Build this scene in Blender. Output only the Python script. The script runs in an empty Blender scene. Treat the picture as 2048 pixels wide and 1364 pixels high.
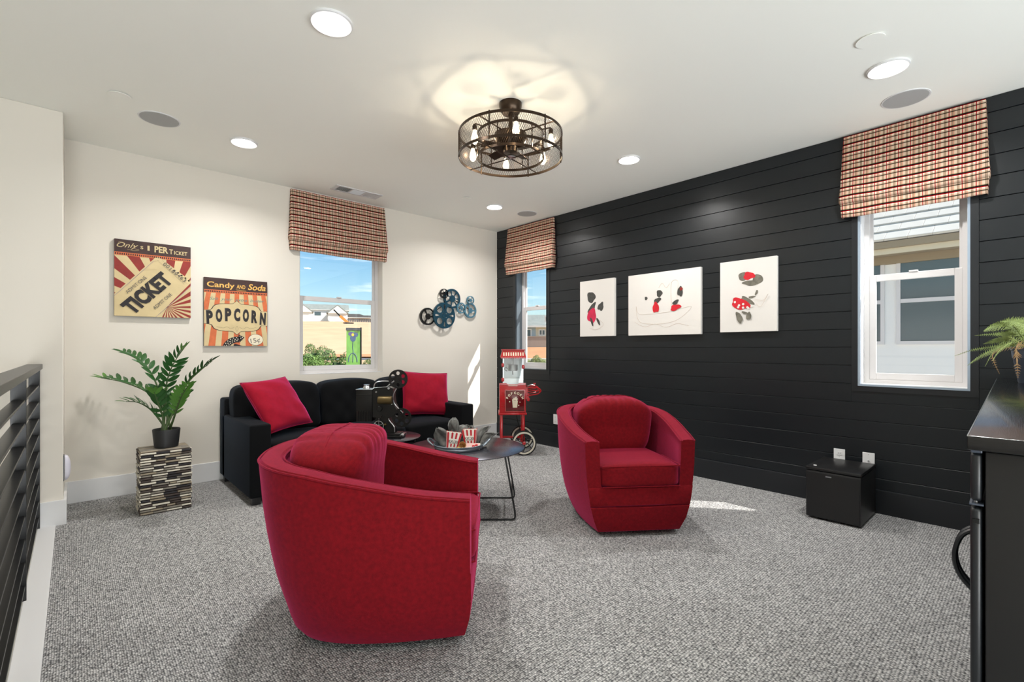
import bpy, bmesh, math, random
from mathutils import Vector, Matrix, noise
random.seed(7)
PI = math.pi
S = bpy.context.scene
COL = S.collection

# ------------------------------------------------------------------ camera
CAMH = 1.168; FPX = 960.0; HORY = 697.0
YAW = math.radians(42.41)
FW = Vector((math.sin(YAW), math.cos(YAW), 0)); RT = Vector((math.cos(YAW), -math.sin(YAW), 0))
cd = bpy.data.cameras.new('camera'); cam = bpy.data.objects.new('camera', cd); COL.objects.link(cam)
cam.location = (0, 0, CAMH); cam.rotation_euler = (PI/2, 0, -YAW)
cd.sensor_width = 36; cd.lens = FPX/2048*36; cd.shift_y = 15/2048; cd.clip_start = .02; cd.clip_end = 2000
S.camera = cam

# ------------------------------------------------------------------ world
w = bpy.data.worlds.new('world'); S.world = w; w.use_nodes = True
nt = w.node_tree; nt.nodes.clear()
out = nt.nodes.new('ShaderNodeOutputWorld'); bg = nt.nodes.new('ShaderNodeBackground')
sky = nt.nodes.new('ShaderNodeTexSky'); sky.sky_type = 'NISHITA'; sky.sun_disc = False
sky.sun_elevation = math.radians(46); sky.sun_rotation = math.radians(140); sky.altitude = 300; sky.ozone_density = 1.6; sky.dust_density = .6
tc = nt.nodes.new('ShaderNodeTexCoord'); mp = nt.nodes.new('ShaderNodeMapping'); mp.inputs['Scale'].default_value = (3, 3, 26)
nz = nt.nodes.new('ShaderNodeTexNoise'); nz.inputs['Scale'].default_value = 1.6; nz.inputs['Detail'].default_value = 7
rp = nt.nodes.new('ShaderNodeValToRGB'); rp.color_ramp.elements[0].position = .56; rp.color_ramp.elements[1].position = .78
mx = nt.nodes.new('ShaderNodeMix'); mx.data_type = 'RGBA'; mx.inputs[7].default_value = (9.5, 9.8, 10, 1)
nt.links.new(tc.outputs['Generated'], mp.inputs['Vector']); nt.links.new(mp.outputs[0], nz.inputs['Vector'])
nt.links.new(nz.outputs[0], rp.inputs[0]); nt.links.new(rp.outputs[0], mx.inputs[0])
hs_ = nt.nodes.new('ShaderNodeHueSaturation'); hs_.inputs['Saturation'].default_value = 1.22; hs_.inputs['Hue'].default_value = .487; nt.links.new(sky.outputs[0], hs_.inputs['Color']); nt.links.new(hs_.outputs[0], mx.inputs[6]); nt.links.new(mx.outputs[2], bg.inputs[0]); nt.links.new(bg.outputs[0], out.inputs[0])
bg.inputs[1].default_value = .125

# ------------------------------------------------------------------ sun + soft room light
SUNDIR = Vector((-.60, .80, -.98)).normalized()
sl = bpy.data.lights.new('sun', 'SUN'); sl.energy = 6.2; sl.angle = math.radians(.53); sl.color = (1, .97, .91)
so = bpy.data.objects.new('sun', sl); COL.objects.link(so); so.location = (8, -6, 10)
so.rotation_euler = SUNDIR.to_track_quat('-Z', 'Y').to_euler()
def area(name, loc, rot, sx, sy, power, color=(1, 1, 1), spread=PI):
    l = bpy.data.lights.new(name, 'AREA'); l.shape = 'RECTANGLE'; l.size = sx; l.size_y = sy; l.energy = power; l.color = color; l.spread = spread
    o = bpy.data.objects.new(name, l); COL.objects.link(o); o.location = loc; o.rotation_euler = rot
    return o
# added fill lamps behind the camera and in the stairwell; no windows there
area('rear_fill', (2.2, -2.9, 1.15), (PI/2+.36, 0, 0), 3.4, 2.0, 150, (.88, .95, 1))
area('stair_fill', (-.86, -2.9, .5), (PI/2+.35, 0, 0), 1.2, 2.4, 115, (.93, .97, 1))
S.view_settings.view_transform = 'Standard'; S.view_settings.look = 'None'
S.view_settings.gamma = 1; S.view_settings.use_curve_mapping = False
S.view_settings.exposure = 0.49

# ------------------------------------------------------------------ helpers
XW = 4.218; YW = 4.92; CEIL = 2.74
def P(px, py, D):                       # point seen at a pixel, at depth D in front of the camera
    return Vector((0, 0, CAMH)) + FW*D + RT*((px-1024)/FPX*D) + Vector((0, 0, -(py-HORY)/FPX*D))
def ray(px):
    k = (px-1024)/FPX
    return FW + RT*k
def onY(px, py, y=YW):
    d = ray(px); D = y/d.y; return Vector((d.x*D, y, CAMH-(py-HORY)/FPX*D))
def onX(px, py, x=XW):
    d = ray(px); D = x/d.x; return Vector((x, d.y*D, CAMH-(py-HORY)/FPX*D))
def onZ(px, py, z=0.0):
    D = (CAMH-z)*FPX/(py-HORY); d = ray(px); return Vector((d.x*D, d.y*D, z))

def mat(name, col, rough=.6, metal=0, spec=.5, bump=0, bscale=60, var=0, vscale=8, sheen=0, sheent=(1, 1, 1), emit=None, es=0, coat=0, obj=True, stretch=None):
    m = bpy.data.materials.new(name); m.use_nodes = True
    t = m.node_tree; b = t.nodes['Principled BSDF']
    b.inputs['Base Color'].default_value = (*col, 1); b.inputs['Roughness'].default_value = rough
    b.inputs['Metallic'].default_value = metal; b.inputs['Specular IOR Level'].default_value = spec
    if coat: b.inputs['Coat Weight'].default_value = coat; b.inputs['Coat Roughness'].default_value = .08
    if sheen:
        b.inputs['Sheen Weight'].default_value = sheen; b.inputs['Sheen Tint'].default_value = (*sheent, 1); b.inputs['Sheen Roughness'].default_value = .4
    if emit: b.inputs['Emission Color'].default_value = (*emit, 1); b.inputs['Emission Strength'].default_value = es
    tc = t.nodes.new('ShaderNodeTexCoord')
    src = tc.outputs['Object']
    if stretch:
        mp = t.nodes.new('ShaderNodeMapping'); mp.inputs['Scale'].default_value = stretch; t.links.new(src, mp.inputs[0]); src = mp.outputs[0]
    if var:
        n = t.nodes.new('ShaderNodeTexNoise'); n.inputs['Scale'].default_value = vscale; n.inputs['Detail'].default_value = 5
        t.links.new(src, n.inputs['Vector'])
        r = t.nodes.new('ShaderNodeValToRGB'); r.color_ramp.elements[0].position = .3; r.color_ramp.elements[1].position = .7
        lo = [max(0, c*(1-var)) for c in col]; hi = [min(1, c*(1+var)) for c in col]
        r.color_ramp.elements[0].color = (*lo, 1); r.color_ramp.elements[1].color = (*hi, 1)
        t.links.new(n.outputs[0], r.inputs[0]); t.links.new(r.outputs[0], b.inputs['Base Color'])
    if bump:
        n = t.nodes.new('ShaderNodeTexNoise'); n.inputs['Scale'].default_value = bscale; n.inputs['Detail'].default_value = 4
        t.links.new(src, n.inputs['Vector'])
        bp = t.nodes.new('ShaderNodeBump'); bp.inputs['Strength'].default_value = bump; bp.inputs['Distance'].default_value = .004
        t.links.new(n.outputs[0], bp.inputs['Height']); t.links.new(bp.outputs[0], b.inputs['Normal'])
    return m
def srgb(r, g, b):
    f = lambda c: (c/255/12.92) if c/255 <= .04045 else ((c/255+.055)/1.055)**2.4
    return (f(r), f(g), f(b))

class MB:
    def __init__(s): s.v = []; s.f = []; s.uv = None
    def add(s, vs, fs, M=None):
        o = len(s.v)
        s.v += [tuple(M @ Vector(p)) if M else tuple(p) for p in vs]
        s.f += [tuple(i+o for i in f) for f in fs]
        return s
    def box(s, a, b, M=None, bev=0, seg=2):
        x0, y0, z0 = [min(p, q) for p, q in zip(a, b)]; x1, y1, z1 = [max(p, q) for p, q in zip(a, b)]
        if bev:
            bm = bmesh.new(); bmesh.ops.create_cube(bm, size=1)
            for v in bm.verts: v.co = Vector(((x0+x1)/2+v.co.x*(x1-x0), (y0+y1)/2+v.co.y*(y1-y0), (z0+z1)/2+v.co.z*(z1-z0)))
            bmesh.ops.bevel(bm, geom=list(bm.edges), offset=bev, segments=seg, affect='EDGES', profile=.5)
            bm.verts.index_update(); s.add([v.co.copy() for v in bm.verts], [[v.index for v in f.verts] for f in bm.faces], M); bm.free(); return s
        vs = [(x0, y0, z0), (x1, y0, z0), (x1, y1, z0), (x0, y1, z0), (x0, y0, z1), (x1, y0, z1), (x1, y1, z1), (x0, y1, z1)]
        return s.add(vs, [(0, 3, 2, 1), (4, 5, 6, 7), (0, 1, 5, 4), (1, 2, 6, 5), (2, 3, 7, 6), (3, 0, 4, 7)], M)
    def tube(s, pts, r, seg=8, M=None, closed=False, flat=1.0):
        pts = [Vector(p) for p in pts]; n = len(pts); rr = r if isinstance(r, (list, tuple)) else [r]*n
        vs = []; fs = []; pn = None
        for i, p in enumerate(pts):
            if closed: t = pts[(i+1) % n]-pts[i-1]
            else: t = pts[min(i+1, n-1)]-pts[max(i-1, 0)]
            t = t.normalized()
            if pn is None:
                pn = t.orthogonal().normalized()
                if abs(t.z) < .9: pn = (Vector((0, 0, 1))-t*t.z).normalized()
            pn = (pn-t*pn.dot(t)).normalized(); b = t.cross(pn)
            for j in range(seg):
                a = 2*PI*j/seg+PI/seg; vs.append(p+(pn*math.cos(a)+b*math.sin(a)*flat)*rr[i])
        m = n if closed else n-1
        for i in range(m):
            for j in range(seg):
                a = i*seg+j; b2 = i*seg+(j+1) % seg; c = ((i+1) % n)*seg+(j+1) % seg; d = ((i+1) % n)*seg+j
                fs.append((a, b2, c, d))
        if not closed: fs.append(tuple(range(seg-1, -1, -1))); fs.append(tuple((n-1)*seg+j for j in range(seg)))
        return s.add(vs, fs, M)
    def lathe(s, prof, seg=32, M=None):       # profile of (r, z)
        vs = []; fs = []; n = len(prof)
        for r, z in prof:
            for j in range(seg): a = 2*PI*j/seg; vs.append((r*math.cos(a), r*math.sin(a), z))
        for i in range(n-1):
            for j in range(seg): fs.append((i*seg+j, i*seg+(j+1) % seg, (i+1)*seg+(j+1) % seg, (i+1)*seg+j))
        if prof[0][0] > 1e-5: fs.append(tuple(range(seg-1, -1, -1)))
        if prof[-1][0] > 1e-5: fs.append(tuple((n-1)*seg+j for j in range(seg)))
        return s.add(vs, fs, M)
    def ring(s, r0, r1, z0, z1, seg=48, M=None):
        vs = []; fs = []
        for r, z in ((r0, z0), (r1, z0), (r1, z1), (r0, z1)):
            for j in range(seg): a = 2*PI*j/seg; vs.append((r*math.cos(a), r*math.sin(a), z))
        for i in range(4):
            for j in range(seg): k = (i+1) % 4; fs.append((i*seg+j, i*seg+(j+1) % seg, k*seg+(j+1) % seg, k*seg+j))
        return s.add(vs, fs, M)
    def prism(s, poly, z0, z1, M=None):
        n = len(poly); a = sum(poly[i][0]*poly[(i+1) % n][1]-poly[(i+1) % n][0]*poly[i][1] for i in range(n))
        if a < 0: poly = poly[::-1]
        vs = [(x, y, z0) for x, y in poly]+[(x, y, z1) for x, y in poly]
        fs = [tuple(range(n-1, -1, -1)), tuple(range(n, 2*n))]+[(i, (i+1) % n, n+(i+1) % n, n+i) for i in range(n)]
        return s.add(vs, fs, M)
    def grid(s, rows, M=None, closeu=False, closev=False):
        h = len(rows); w_ = len(rows[0]); vs = [p for r in rows for p in r]; fs = []
        for i in range(h-(0 if closev else 1)):
            for j in range(w_-(0 if closeu else 1)):
                fs.append((i*w_+j, i*w_+(j+1) % w_, ((i+1) % h)*w_+(j+1) % w_, ((i+1) % h)*w_+j))
        return s.add(vs, fs, M)
    def soft(s, c, half, n=4.0, N=14, M=None, fn=None):   # rounded, slightly puffed block
        vs = []; fs = []
        def mapp(p):
            q = Vector(p); L = (abs(q.x)**n+abs(q.y)**n+abs(q.z)**n)**(1/n); q = q/L
            q = Vector((q.x*half[0], q.y*half[1], q.z*half[2]))
            if fn: q = fn(q)
            return Vector(c)+q
        for ax in range(3):
            for sg in (-1, 1):
                o = len(vs)
                for i in range(N+1):
                    for j in range(N+1):
                        a = math.tan((-1+2*i/N)*PI/4); b = math.tan((-1+2*j/N)*PI/4); p = [0, 0, 0]; p[ax] = sg; p[(ax+1) % 3] = a; p[(ax+2) % 3] = b
                        vs.append(mapp(p))
                for i in range(N):
                    for j in range(N):
                        q = [o+i*(N+1)+j, o+(i+1)*(N+1)+j, o+(i+1)*(N+1)+j+1, o+i*(N+1)+j+1]
                        fs.append(tuple(q if sg > 0 else q[::-1]))
        return s.add(vs, fs, M)
    def mesh(s, name, smooth=False, weld=False):
        me = bpy.data.meshes.new(name); me.from_pydata(s.v, [], s.f); me.validate()
        bm = bmesh.new(); bm.from_mesh(me)
        if weld: bmesh.ops.remove_doubles(bm, verts=bm.verts, dist=1e-5)
        bmesh.ops.recalc_face_normals(bm, faces=bm.faces); bm.to_mesh(me); bm.free()
        if smooth:
            for p in me.polygons: p.use_smooth = True
            if smooth != 'all': me.set_sharp_from_angle(angle=math.radians(38))
        return me
    def build(s, name, m, parent=None, smooth=False, weld=False, loc=None, rot=None):
        me = s.mesh(name, smooth, weld); return link(name, me, m, parent, loc, rot)
def link(name, me, m, parent=None, loc=None, rot=None):
    if m and not me.materials: me.materials.append(m)
    o = bpy.data.objects.new(name, me); COL.objects.link(o)
    if parent: o.parent = parent
    if loc: o.location = loc
    if rot: o.rotation_euler = rot
    return o
def tag(o, label=None, cat=None, group=None, kind=None):
    if label: o['label'] = label
    if cat: o['category'] = cat
    if group: o['group'] = group
    if kind: o['kind'] = kind
    return o
def thing(name, label, cat, loc=(0, 0, 0), rz=0, group=None):
    o = bpy.data.objects.new(name, None); COL.objects.link(o); o.empty_display_size = .1
    o.location = loc; o.rotation_euler = (0, 0, rz); return tag(o, label, cat, group)
def struct(name, mb, m, parent=None, **k):
    o = mb.build(name, m, parent, **k)
    if not parent: o['kind'] = 'structure'
    return o
def copy_tree(o, parent=None):
    c = o.copy(); COL.objects.link(c); c.parent = parent
    for ch in [x for x in o.children]:
        copy_tree(ch, c)
    return c
def crom(pts, n=8):                      # Catmull-Rom through points
    pts = [Vector(p).to_3d() for p in pts]; r = []
    for i in range(len(pts)-1):
        p0 = pts[max(i-1, 0)]; p1 = pts[i]; p2 = pts[i+1]; p3 = pts[min(i+2, len(pts)-1)]
        for j in range(n):
            t = j/n; r.append(.5*((2*p1)+(p2-p0)*t+(2*p0-5*p1+4*p2-p3)*t*t+(3*p1-p0-3*p2+p3)*t**3))
    r.append(pts[-1]); return r
def lerp(x, tab):
    for (a, b), (c, d) in zip(tab, tab[1:]):
        if x <= c: t = max(0, (x-a)/(c-a)); return b+(d-b)*t
    return tab[-1][1]
def Rx(a): return Matrix.Rotation(a, 4, 'X')
def Ry(a): return Matrix.Rotation(a, 4, 'Y')
def Rz(a): return Matrix.Rotation(a, 4, 'Z')
def T(*p): return Matrix.Translation(Vector(p if len(p) == 3 else p[0]))
def text(name, body, size, m, parent, M, bold=0, shear=0, width=None, height=None, align='CENTER', ext=.0004, spacing=1.0):
    cu = bpy.data.curves.new(name, 'FONT'); cu.body = body; cu.size = size; cu.offset = bold; cu.shear = shear; cu.align_x = align
    cu.extrude = ext; cu.resolution_u = 3; cu.space_character = spacing
    ob = bpy.data.objects.new(name, cu); COL.objects.link(ob)
    me = bpy.data.meshes.new_from_object(ob.evaluated_get(bpy.context.evaluated_depsgraph_get()))
    bpy.data.objects.remove(ob); bpy.data.curves.remove(cu)
    xs = [v.co.x for v in me.vertices]; ys = [v.co.y for v in me.vertices]
    if xs:
        sx = width/(max(xs)-min(xs)) if width else 1; sy = height/(max(ys)-min(ys)) if height else 1
        if width and not height: sy = sx
        if height and not width: sx = sy
        cx = (max(xs)+min(xs))/2
        for v in me.vertices: v.co = M @ Vector(((v.co.x-cx)*sx, v.co.y*sy, v.co.z))
    me.materials.clear()
    return link(name, me, m, parent)
# ------------------------------------------------------------------ materials
M_white = mat('white_paint', srgb(226, 220, 209), .75, spec=.25, bump=.03, bscale=300)
M_ceil = mat('ceiling_paint', srgb(251, 251, 244), .8, spec=.2)
M_trim = mat('white_trim', srgb(222, 222, 222), .45)
M_vinyl = mat('white_vinyl', srgb(216, 213, 212), .35)
M_dark = mat('black_paint', srgb(19, 24, 28), .36, spec=.45)
M_darktrim = mat('black_trim', srgb(26, 29, 33), .32, spec=.5)
M_iron = mat('black_metal', srgb(17, 17, 18), .32, spec=.35)
M_black = mat('black_plastic', srgb(24, 24, 25), .4)
M_blackgloss = mat('black_satin', srgb(22, 22, 23), .38)
M_bronze = mat('dark_bronze', srgb(62, 50, 40), .3, metal=.85)
M_steel = mat('brushed_steel', srgb(190, 192, 195), .28, metal=1)
M_chrome = mat('chrome', srgb(215, 220, 225), .12, metal=1)
M_red = mat('red_velvet', srgb(116, 11, 19), .85, spec=.15, var=.20, vscale=60, bump=.35, bscale=420, sheen=.6, sheent=(1, .10, .30))
M_redpil = mat('red_pillow_fabric', srgb(142, 12, 33), .85, spec=.15, var=.10, vscale=30, bump=.3, bscale=420, sheen=.9, sheent=(1, .12, .46))
M_sofa = mat('black_fabric', srgb(9, 10, 12), .85, spec=.15, bump=.3, bscale=500, sheen=.08, sheent=(.35, .5, .75))
M_redpaint = mat('red_enamel', srgb(176, 16, 24), .25, coat=.4)
M_cream = mat('cream', srgb(232, 222, 196), .6)
M_brown = mat('sign_dark_brown', srgb(58, 34, 30), .6, var=.25, vscale=20)
M_signcream = mat('sign_cream', srgb(208, 188, 142), .6, var=.06, vscale=12)
M_signred = mat('sign_red', srgb(140, 36, 26), .6, var=.12, vscale=25)
M_signorange = mat('sign_orange', srgb(206, 106, 60), .6, var=.12, vscale=25)
M_signgold = mat('sign_gold', srgb(226, 176, 92), .6, var=.1, vscale=25)
M_ink = mat('ink_black', srgb(28, 22, 24), .6)
M_inkgrey = mat('ink_grey', srgb(92, 88, 84), .6)
M_violet = mat('ink_violet', srgb(128, 118, 160), .6)
M_teal = mat('ink_teal', srgb(96, 140, 130), .6)
M_edge = mat('sign_edge', srgb(40, 32, 24), .6)
M_canvas = mat('canvas_white', srgb(226, 222, 216), .75, bump=.15, bscale=700)
M_pencil = mat('sketch_beige', srgb(206, 190, 176), .8)
M_paintgrey = mat('paint_charcoal', srgb(66, 66, 62), .7, var=.3, vscale=30)
M_paintolive = mat('paint_grey_olive', srgb(112, 108, 96), .7, var=.3, vscale=30)
M_paintred = mat('paint_red', srgb(206, 22, 38), .7, var=.1, vscale=20)
M_paintpink = mat('paint_crimson', srgb(200, 30, 72), .7, var=.15, vscale=20)
M_leaf = mat('leaf_green', srgb(38, 86, 34), .35, var=.25, vscale=20, spec=.5)
M_leaf2 = mat('leaf_bright', srgb(78, 128, 44), .38, var=.2, vscale=20)
M_stem = mat('stem_green', srgb(70, 92, 50), .5)
M_fern = mat('fern_green', srgb(136, 150, 84), .6, var=.35, vscale=25)
M_fern2 = mat('fern_rust', srgb(150, 118, 78), .7, var=.3, vscale=25)
M_soil = mat('soil', srgb(52, 42, 34), .95, bump=.5)
M_pot = mat('black_pot', srgb(30, 31, 33), .5)
M_potgrey = mat('slate_pot', srgb(70, 78, 92), .45)
M_tray = mat('galvanised_steel', srgb(150, 160, 168), .35, metal=.8, var=.15, vscale=40)
M_towel = mat('grey_chambray', srgb(112, 112, 108), .9, bump=.4, bscale=700, var=.25, vscale=35)
M_stitch = mat('pale_stitching', srgb(178, 180, 178), .9)
M_tabletop = mat('gunmetal_tabletop', srgb(84, 84, 92), .22, metal=.75)
M_blue1 = mat('teal_metal', srgb(34, 74, 92), .4, metal=.5, var=.2, vscale=20)
M_blue2 = mat('pale_blue_metal', srgb(94, 140, 160), .4, metal=.5, var=.2, vscale=20)
M_kraft = mat('kraft_paper', srgb(198, 150, 92), .8)
M_corn = mat('popcorn_yellow', srgb(240, 214, 130), .8)
M_gold = mat('aged_brass', srgb(96, 80, 48), .4, metal=.7)
M_proj = mat('antique_black', srgb(27, 26, 25), .38, metal=.5)
M_rubber = mat('tyre_rubber', srgb(22, 22, 22), .8)
M_tan = mat('tyre_whitewall', srgb(206, 200, 184), .7)
M_bead = mat('reflection_tinted_bead', srgb(150, 164, 178), .2)  # white trim, blue-grey tint paints in what it reflects
M_reveal = mat('sunlit_dark_reveal', srgb(92, 102, 110), .3)  # dark reveal paint, lightened to stand for the sunlight on it
M_outlet = mat('outlet_white', srgb(236, 236, 236), .4)
M_grille = mat('speaker_grille', srgb(176, 177, 176), .85, bump=.2, bscale=900)
M_vent = mat('vent_grey', srgb(126, 132, 134), .6)

def glass_mat(name, tint=(1, 1, 1), refl=.06, rough=0.02):
    m = bpy.data.materials.new(name); m.use_nodes = True; t = m.node_tree; t.nodes.clear()
    o = t.nodes.new('ShaderNodeOutputMaterial'); mix = t.nodes.new('ShaderNodeMixShader')
    tr = t.nodes.new('ShaderNodeBsdfTransparent'); gl = t.nodes.new('ShaderNodeBsdfGlossy'); lw0 = t.nodes.new('ShaderNodeLayerWeight'); lw0.inputs[0].default_value = .5
    pw = t.nodes.new('ShaderNodeMath'); pw.operation = 'POWER'; pw.inputs[1].default_value = 5; t.links.new(lw0.outputs['Facing'], pw.inputs[0])
    lw = t.nodes.new('ShaderNodeMath'); lw.operation = 'MULTIPLY_ADD'; lw.inputs[1].default_value = .8; lw.inputs[2].default_value = .03; t.links.new(pw.outputs[0], lw.inputs[0])
    tr.inputs[0].default_value = (*tint, 1); gl.inputs['Roughness'].default_value = rough
    t.links.new(lw.outputs[0], mix.inputs[0]); t.links.new(tr.outputs[0], mix.inputs[1]); t.links.new(gl.outputs[0], mix.inputs[2]); t.links.new(mix.outputs[0], o.inputs[0])
    return m
M_glass = glass_mat('window_glass')
M_bulbglass = glass_mat('bulb_glass', (1, .95, .86))
_t = M_bulbglass.node_tree; _o = [n for n in _t.nodes if n.type == 'OUTPUT_MATERIAL'][0]; _m = [n for n in _t.nodes if n.type == 'MIX_SHADER'][0]
_e = _t.nodes.new('ShaderNodeEmission'); _e.inputs[0].default_value = (1, .84, .62, 1); _e.inputs[1].default_value = 1.1
_a = _t.nodes.new('ShaderNodeAddShader'); _t.links.new(_m.outputs[0], _a.inputs[0]); _t.links.new(_e.outputs[0], _a.inputs[1]); _t.links.new(_a.outputs[0], _o.inputs[0])
M_acrylic = glass_mat('popper_glass', (.94, .97, .97))
M_led = mat('lamp_lens', (1, 1, 1), .5, emit=(1, .97, .92), es=26)
M_filament = mat('filament', (1, .8, .5), .5, emit=(1, .80, .50), es=60)

def carpet():
    m = bpy.data.materials.new('loop_carpet'); m.use_nodes = True; t = m.node_tree; b = t.nodes['Principled BSDF']
    b.inputs['Roughness'].default_value = .95; b.inputs['Specular IOR Level'].default_value = .1
    tc = t.nodes.new('ShaderNodeTexCoord'); mp = t.nodes.new('ShaderNodeMapping'); mp.inputs['Scale'].default_value = (1.25, .85, 1)
    t.links.new(tc.outputs['Object'], mp.inputs[0])
    v = t.nodes.new('ShaderNodeTexVoronoi'); v.inputs['Scale'].default_value = 105; v.inputs['Randomness'].default_value = .45
    t.links.new(mp.outputs[0], v.inputs['Vector'])
    r = t.nodes.new('ShaderNodeValToRGB'); e = r.color_ramp.elements
    e[0].position = .15; e[0].color = (*srgb(233, 232, 230), 1); e[1].position = .72; e[1].color = (*srgb(86, 87, 89), 1)
    t.links.new(v.outputs['Distance'], r.inputs[0])
    sep = t.nodes.new('ShaderNodeSeparateColor'); t.links.new(v.outputs['Color'], sep.inputs[0])
    r2 = t.nodes.new('ShaderNodeValToRGB'); e = r2.color_ramp.elements
    e[0].color = (.52, .515, .51, 1); e[1].color = (1, 1, 1, 1); e[1].position = .8; t.links.new(sep.outputs[0], r2.inputs[0])
    mu = t.nodes.new('ShaderNodeMix'); mu.data_type = 'RGBA'; mu.blend_type = 'MULTIPLY'; mu.inputs[0].default_value = .8
    t.links.new(r.outputs[0], mu.inputs[6]); t.links.new(r2.outputs[0], mu.inputs[7])
    n = t.nodes.new('ShaderNodeTexNoise'); n.inputs['Scale'].default_value = 2.2; n.inputs['Detail'].default_value = 3; t.links.new(tc.outputs['Object'], n.inputs['Vector'])
    r3 = t.nodes.new('ShaderNodeValToRGB'); e = r3.color_ramp.elements; e[0].position = .35; e[1].position = .65; e[0].color = (.93, .93, .93, 1); e[1].color = (1, 1, 1, 1)
    t.links.new(n.outputs[0], r3.inputs[0])
    m2 = t.nodes.new('ShaderNodeMix'); m2.data_type = 'RGBA'; m2.blend_type = 'MULTIPLY'; m2.inputs[0].default_value = 1
    t.links.new(mu.outputs[2], m2.inputs[6]); t.links.new(r3.outputs[0], m2.inputs[7]); t.links.new(m2.outputs[2], b.inputs['Base Color'])
    bp = t.nodes.new('ShaderNodeBump'); bp.inputs['Strength'].default_value = .9; bp.inputs['Distance'].default_value = .006; bp.invert = True
    t.links.new(v.outputs['Distance'], bp.inputs['Height']); t.links.new(bp.outputs[0], b.inputs['Normal'])
    return m
M_carpet = carpet()

def plaid():
    m = bpy.data.materials.new('plaid_fabric'); m.use_nodes = True; t = m.node_tree; b = t.nodes['Principled BSDF']
    b.inputs['Roughness'].default_value = .9; b.inputs['Specular IOR Level'].default_value = .1
    uv = t.nodes.new('ShaderNodeUVMap'); uv.uv_map = 'UVMap'; sx = t.nodes.new('ShaderNodeSeparateXYZ'); t.links.new(uv.outputs[0], sx.inputs[0])
    def ramp(src, stops, per):
        d = t.nodes.new('ShaderNodeMath'); d.operation = 'DIVIDE'; d.inputs[1].default_value = per; t.links.new(src, d.inputs[0])
        f = t.nodes.new('ShaderNodeMath'); f.operation = 'FRACT'; t.links.new(d.outputs[0], f.inputs[0])
        r = t.nodes.new('ShaderNodeValToRGB'); r.color_ramp.interpolation = 'CONSTANT'; e = r.color_ramp.elements
        e[0].position = 0; e[0].color = (*stops[0][1], 1); e[1].position = stops[1][0]; e[1].color = (*stops[1][1], 1)
        for p, c in stops[2:]: q = e.new(p); q.color = (*c, 1)
        t.links.new(f.outputs[0], r.inputs[0]); return r.outputs[0]
    tan = srgb(206, 180, 158); tan2 = srgb(176, 160, 128); red = srgb(165, 12, 26); blk = srgb(26, 18, 16); cr = srgb(246, 236, 212); gr = srgb(84, 74, 60)
    H = ramp(sx.outputs[1], [(0, tan), (.14, gr), (.26, tan), (.42, cr), (.50, red), (.58, blk), (.72, tan2), (.80, tan)], .064)
    w1 = (1, 1, 1); g1 = (.42, .38, .34); g2 = (.66, .6, .55); r1 = (.62, .035, .05); p1 = (.95, .62, .56)
    V = ramp(sx.outputs[0], [(0, w1), (.10, g1), (.15, g2), (.22, g1), (.27, w1), (.44, r1), (.51, w1), (.62, p1), (.68, g1), (.73, g2), (.80, p1), (.88, w1)], .064)
    mix = t.nodes.new('ShaderNodeMix'); mix.data_type = 'RGBA'; mix.blend_type = 'MULTIPLY'; mix.inputs[0].default_value = 1; t.links.new(H, mix.inputs[6]); t.links.new(V, mix.inputs[7])
    t.links.new(mix.outputs[2], b.inputs['Base Color'])
    return m
M_plaid = plaid()

# ------------------------------------------------------------------ setting
SILL = .91; HEAD = 2.44
WR = (.301, .868)      # right window, along y
WS = (3.997, 4.545)    # corner window, along y
WB = (1.651, 2.540)    # back window, along x
YF = -3.0; XL = -1.55
f = MB().box((-.165, YF, -.25), (XW+.2, YW+.2, 0)); struct('floor', f, M_carpet)
struct('floor_2', MB().box((XL, YF, -2.9), (-.165, 4.37, -2.8)), M_carpet)
struct('ceiling', MB().box((XL-.15, YF-.15, CEIL), (XW+.2, YW+.2, CEIL+.12)), M_ceil)
b = MB()
b.box((-.05, YW, 0), (WB[0], YW+.18, CEIL)); b.box((WB[1], YW, 0), (XW+.2, YW+.18, CEIL))
b.box((WB[0], YW, 0), (WB[1], YW+.18, SILL)); b.box((WB[0], YW, HEAD), (WB[1], YW+.18, CEIL))
struct('wall_back', b, M_white)
struct('wall_left', MB().box((XL-.15, 4.37, -2.8), (-.05, YW+.18, CEIL), bev=.006), M_white)
struct('wall_stair', MB().box((XL-.15, YF, -2.8), (XL, 4.37, CEIL)), M_white)
struct('wall_front', MB().box((XL-.15, YF-.15, -2.8), (XW+.2, YF, CEIL)), M_white)
XP = XW+.014
b = MB(); ys = [YF, WR[0], WR[1], WS[0], WS[1], YW]
for a, c in ((ys[0], ys[1]), (ys[2], ys[3]), (ys[4], ys[5])): b.box((XP, a, 0), (XW+.18, c, CEIL))
for a, c in (WR, WS): b.box((XP, a, 0), (XW+.18, c, SILL)); b.box((XP, a, HEAD), (XW+.18, c, CEIL))
WALLR = struct('wall_right', b, M_dark)
M_ext = mat('exterior_stucco', srgb(236, 234, 228), .9)
b = MB(); x0_, x1_ = XW+.182, XW+.205
for a, c in ((ys[0], ys[1]), (ys[2], ys[3]), (ys[4], ys[5]+.3)): b.box((x0_, a, -3.4), (x1_, c, 2.9))
for a, c in (WR, WS): b.box((x0_, a, -3.4), (x1_, c, SILL)); b.box((x0_, a, HEAD), (x1_, c, 2.9))
struct('wall_exterior', b, M_ext)
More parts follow.
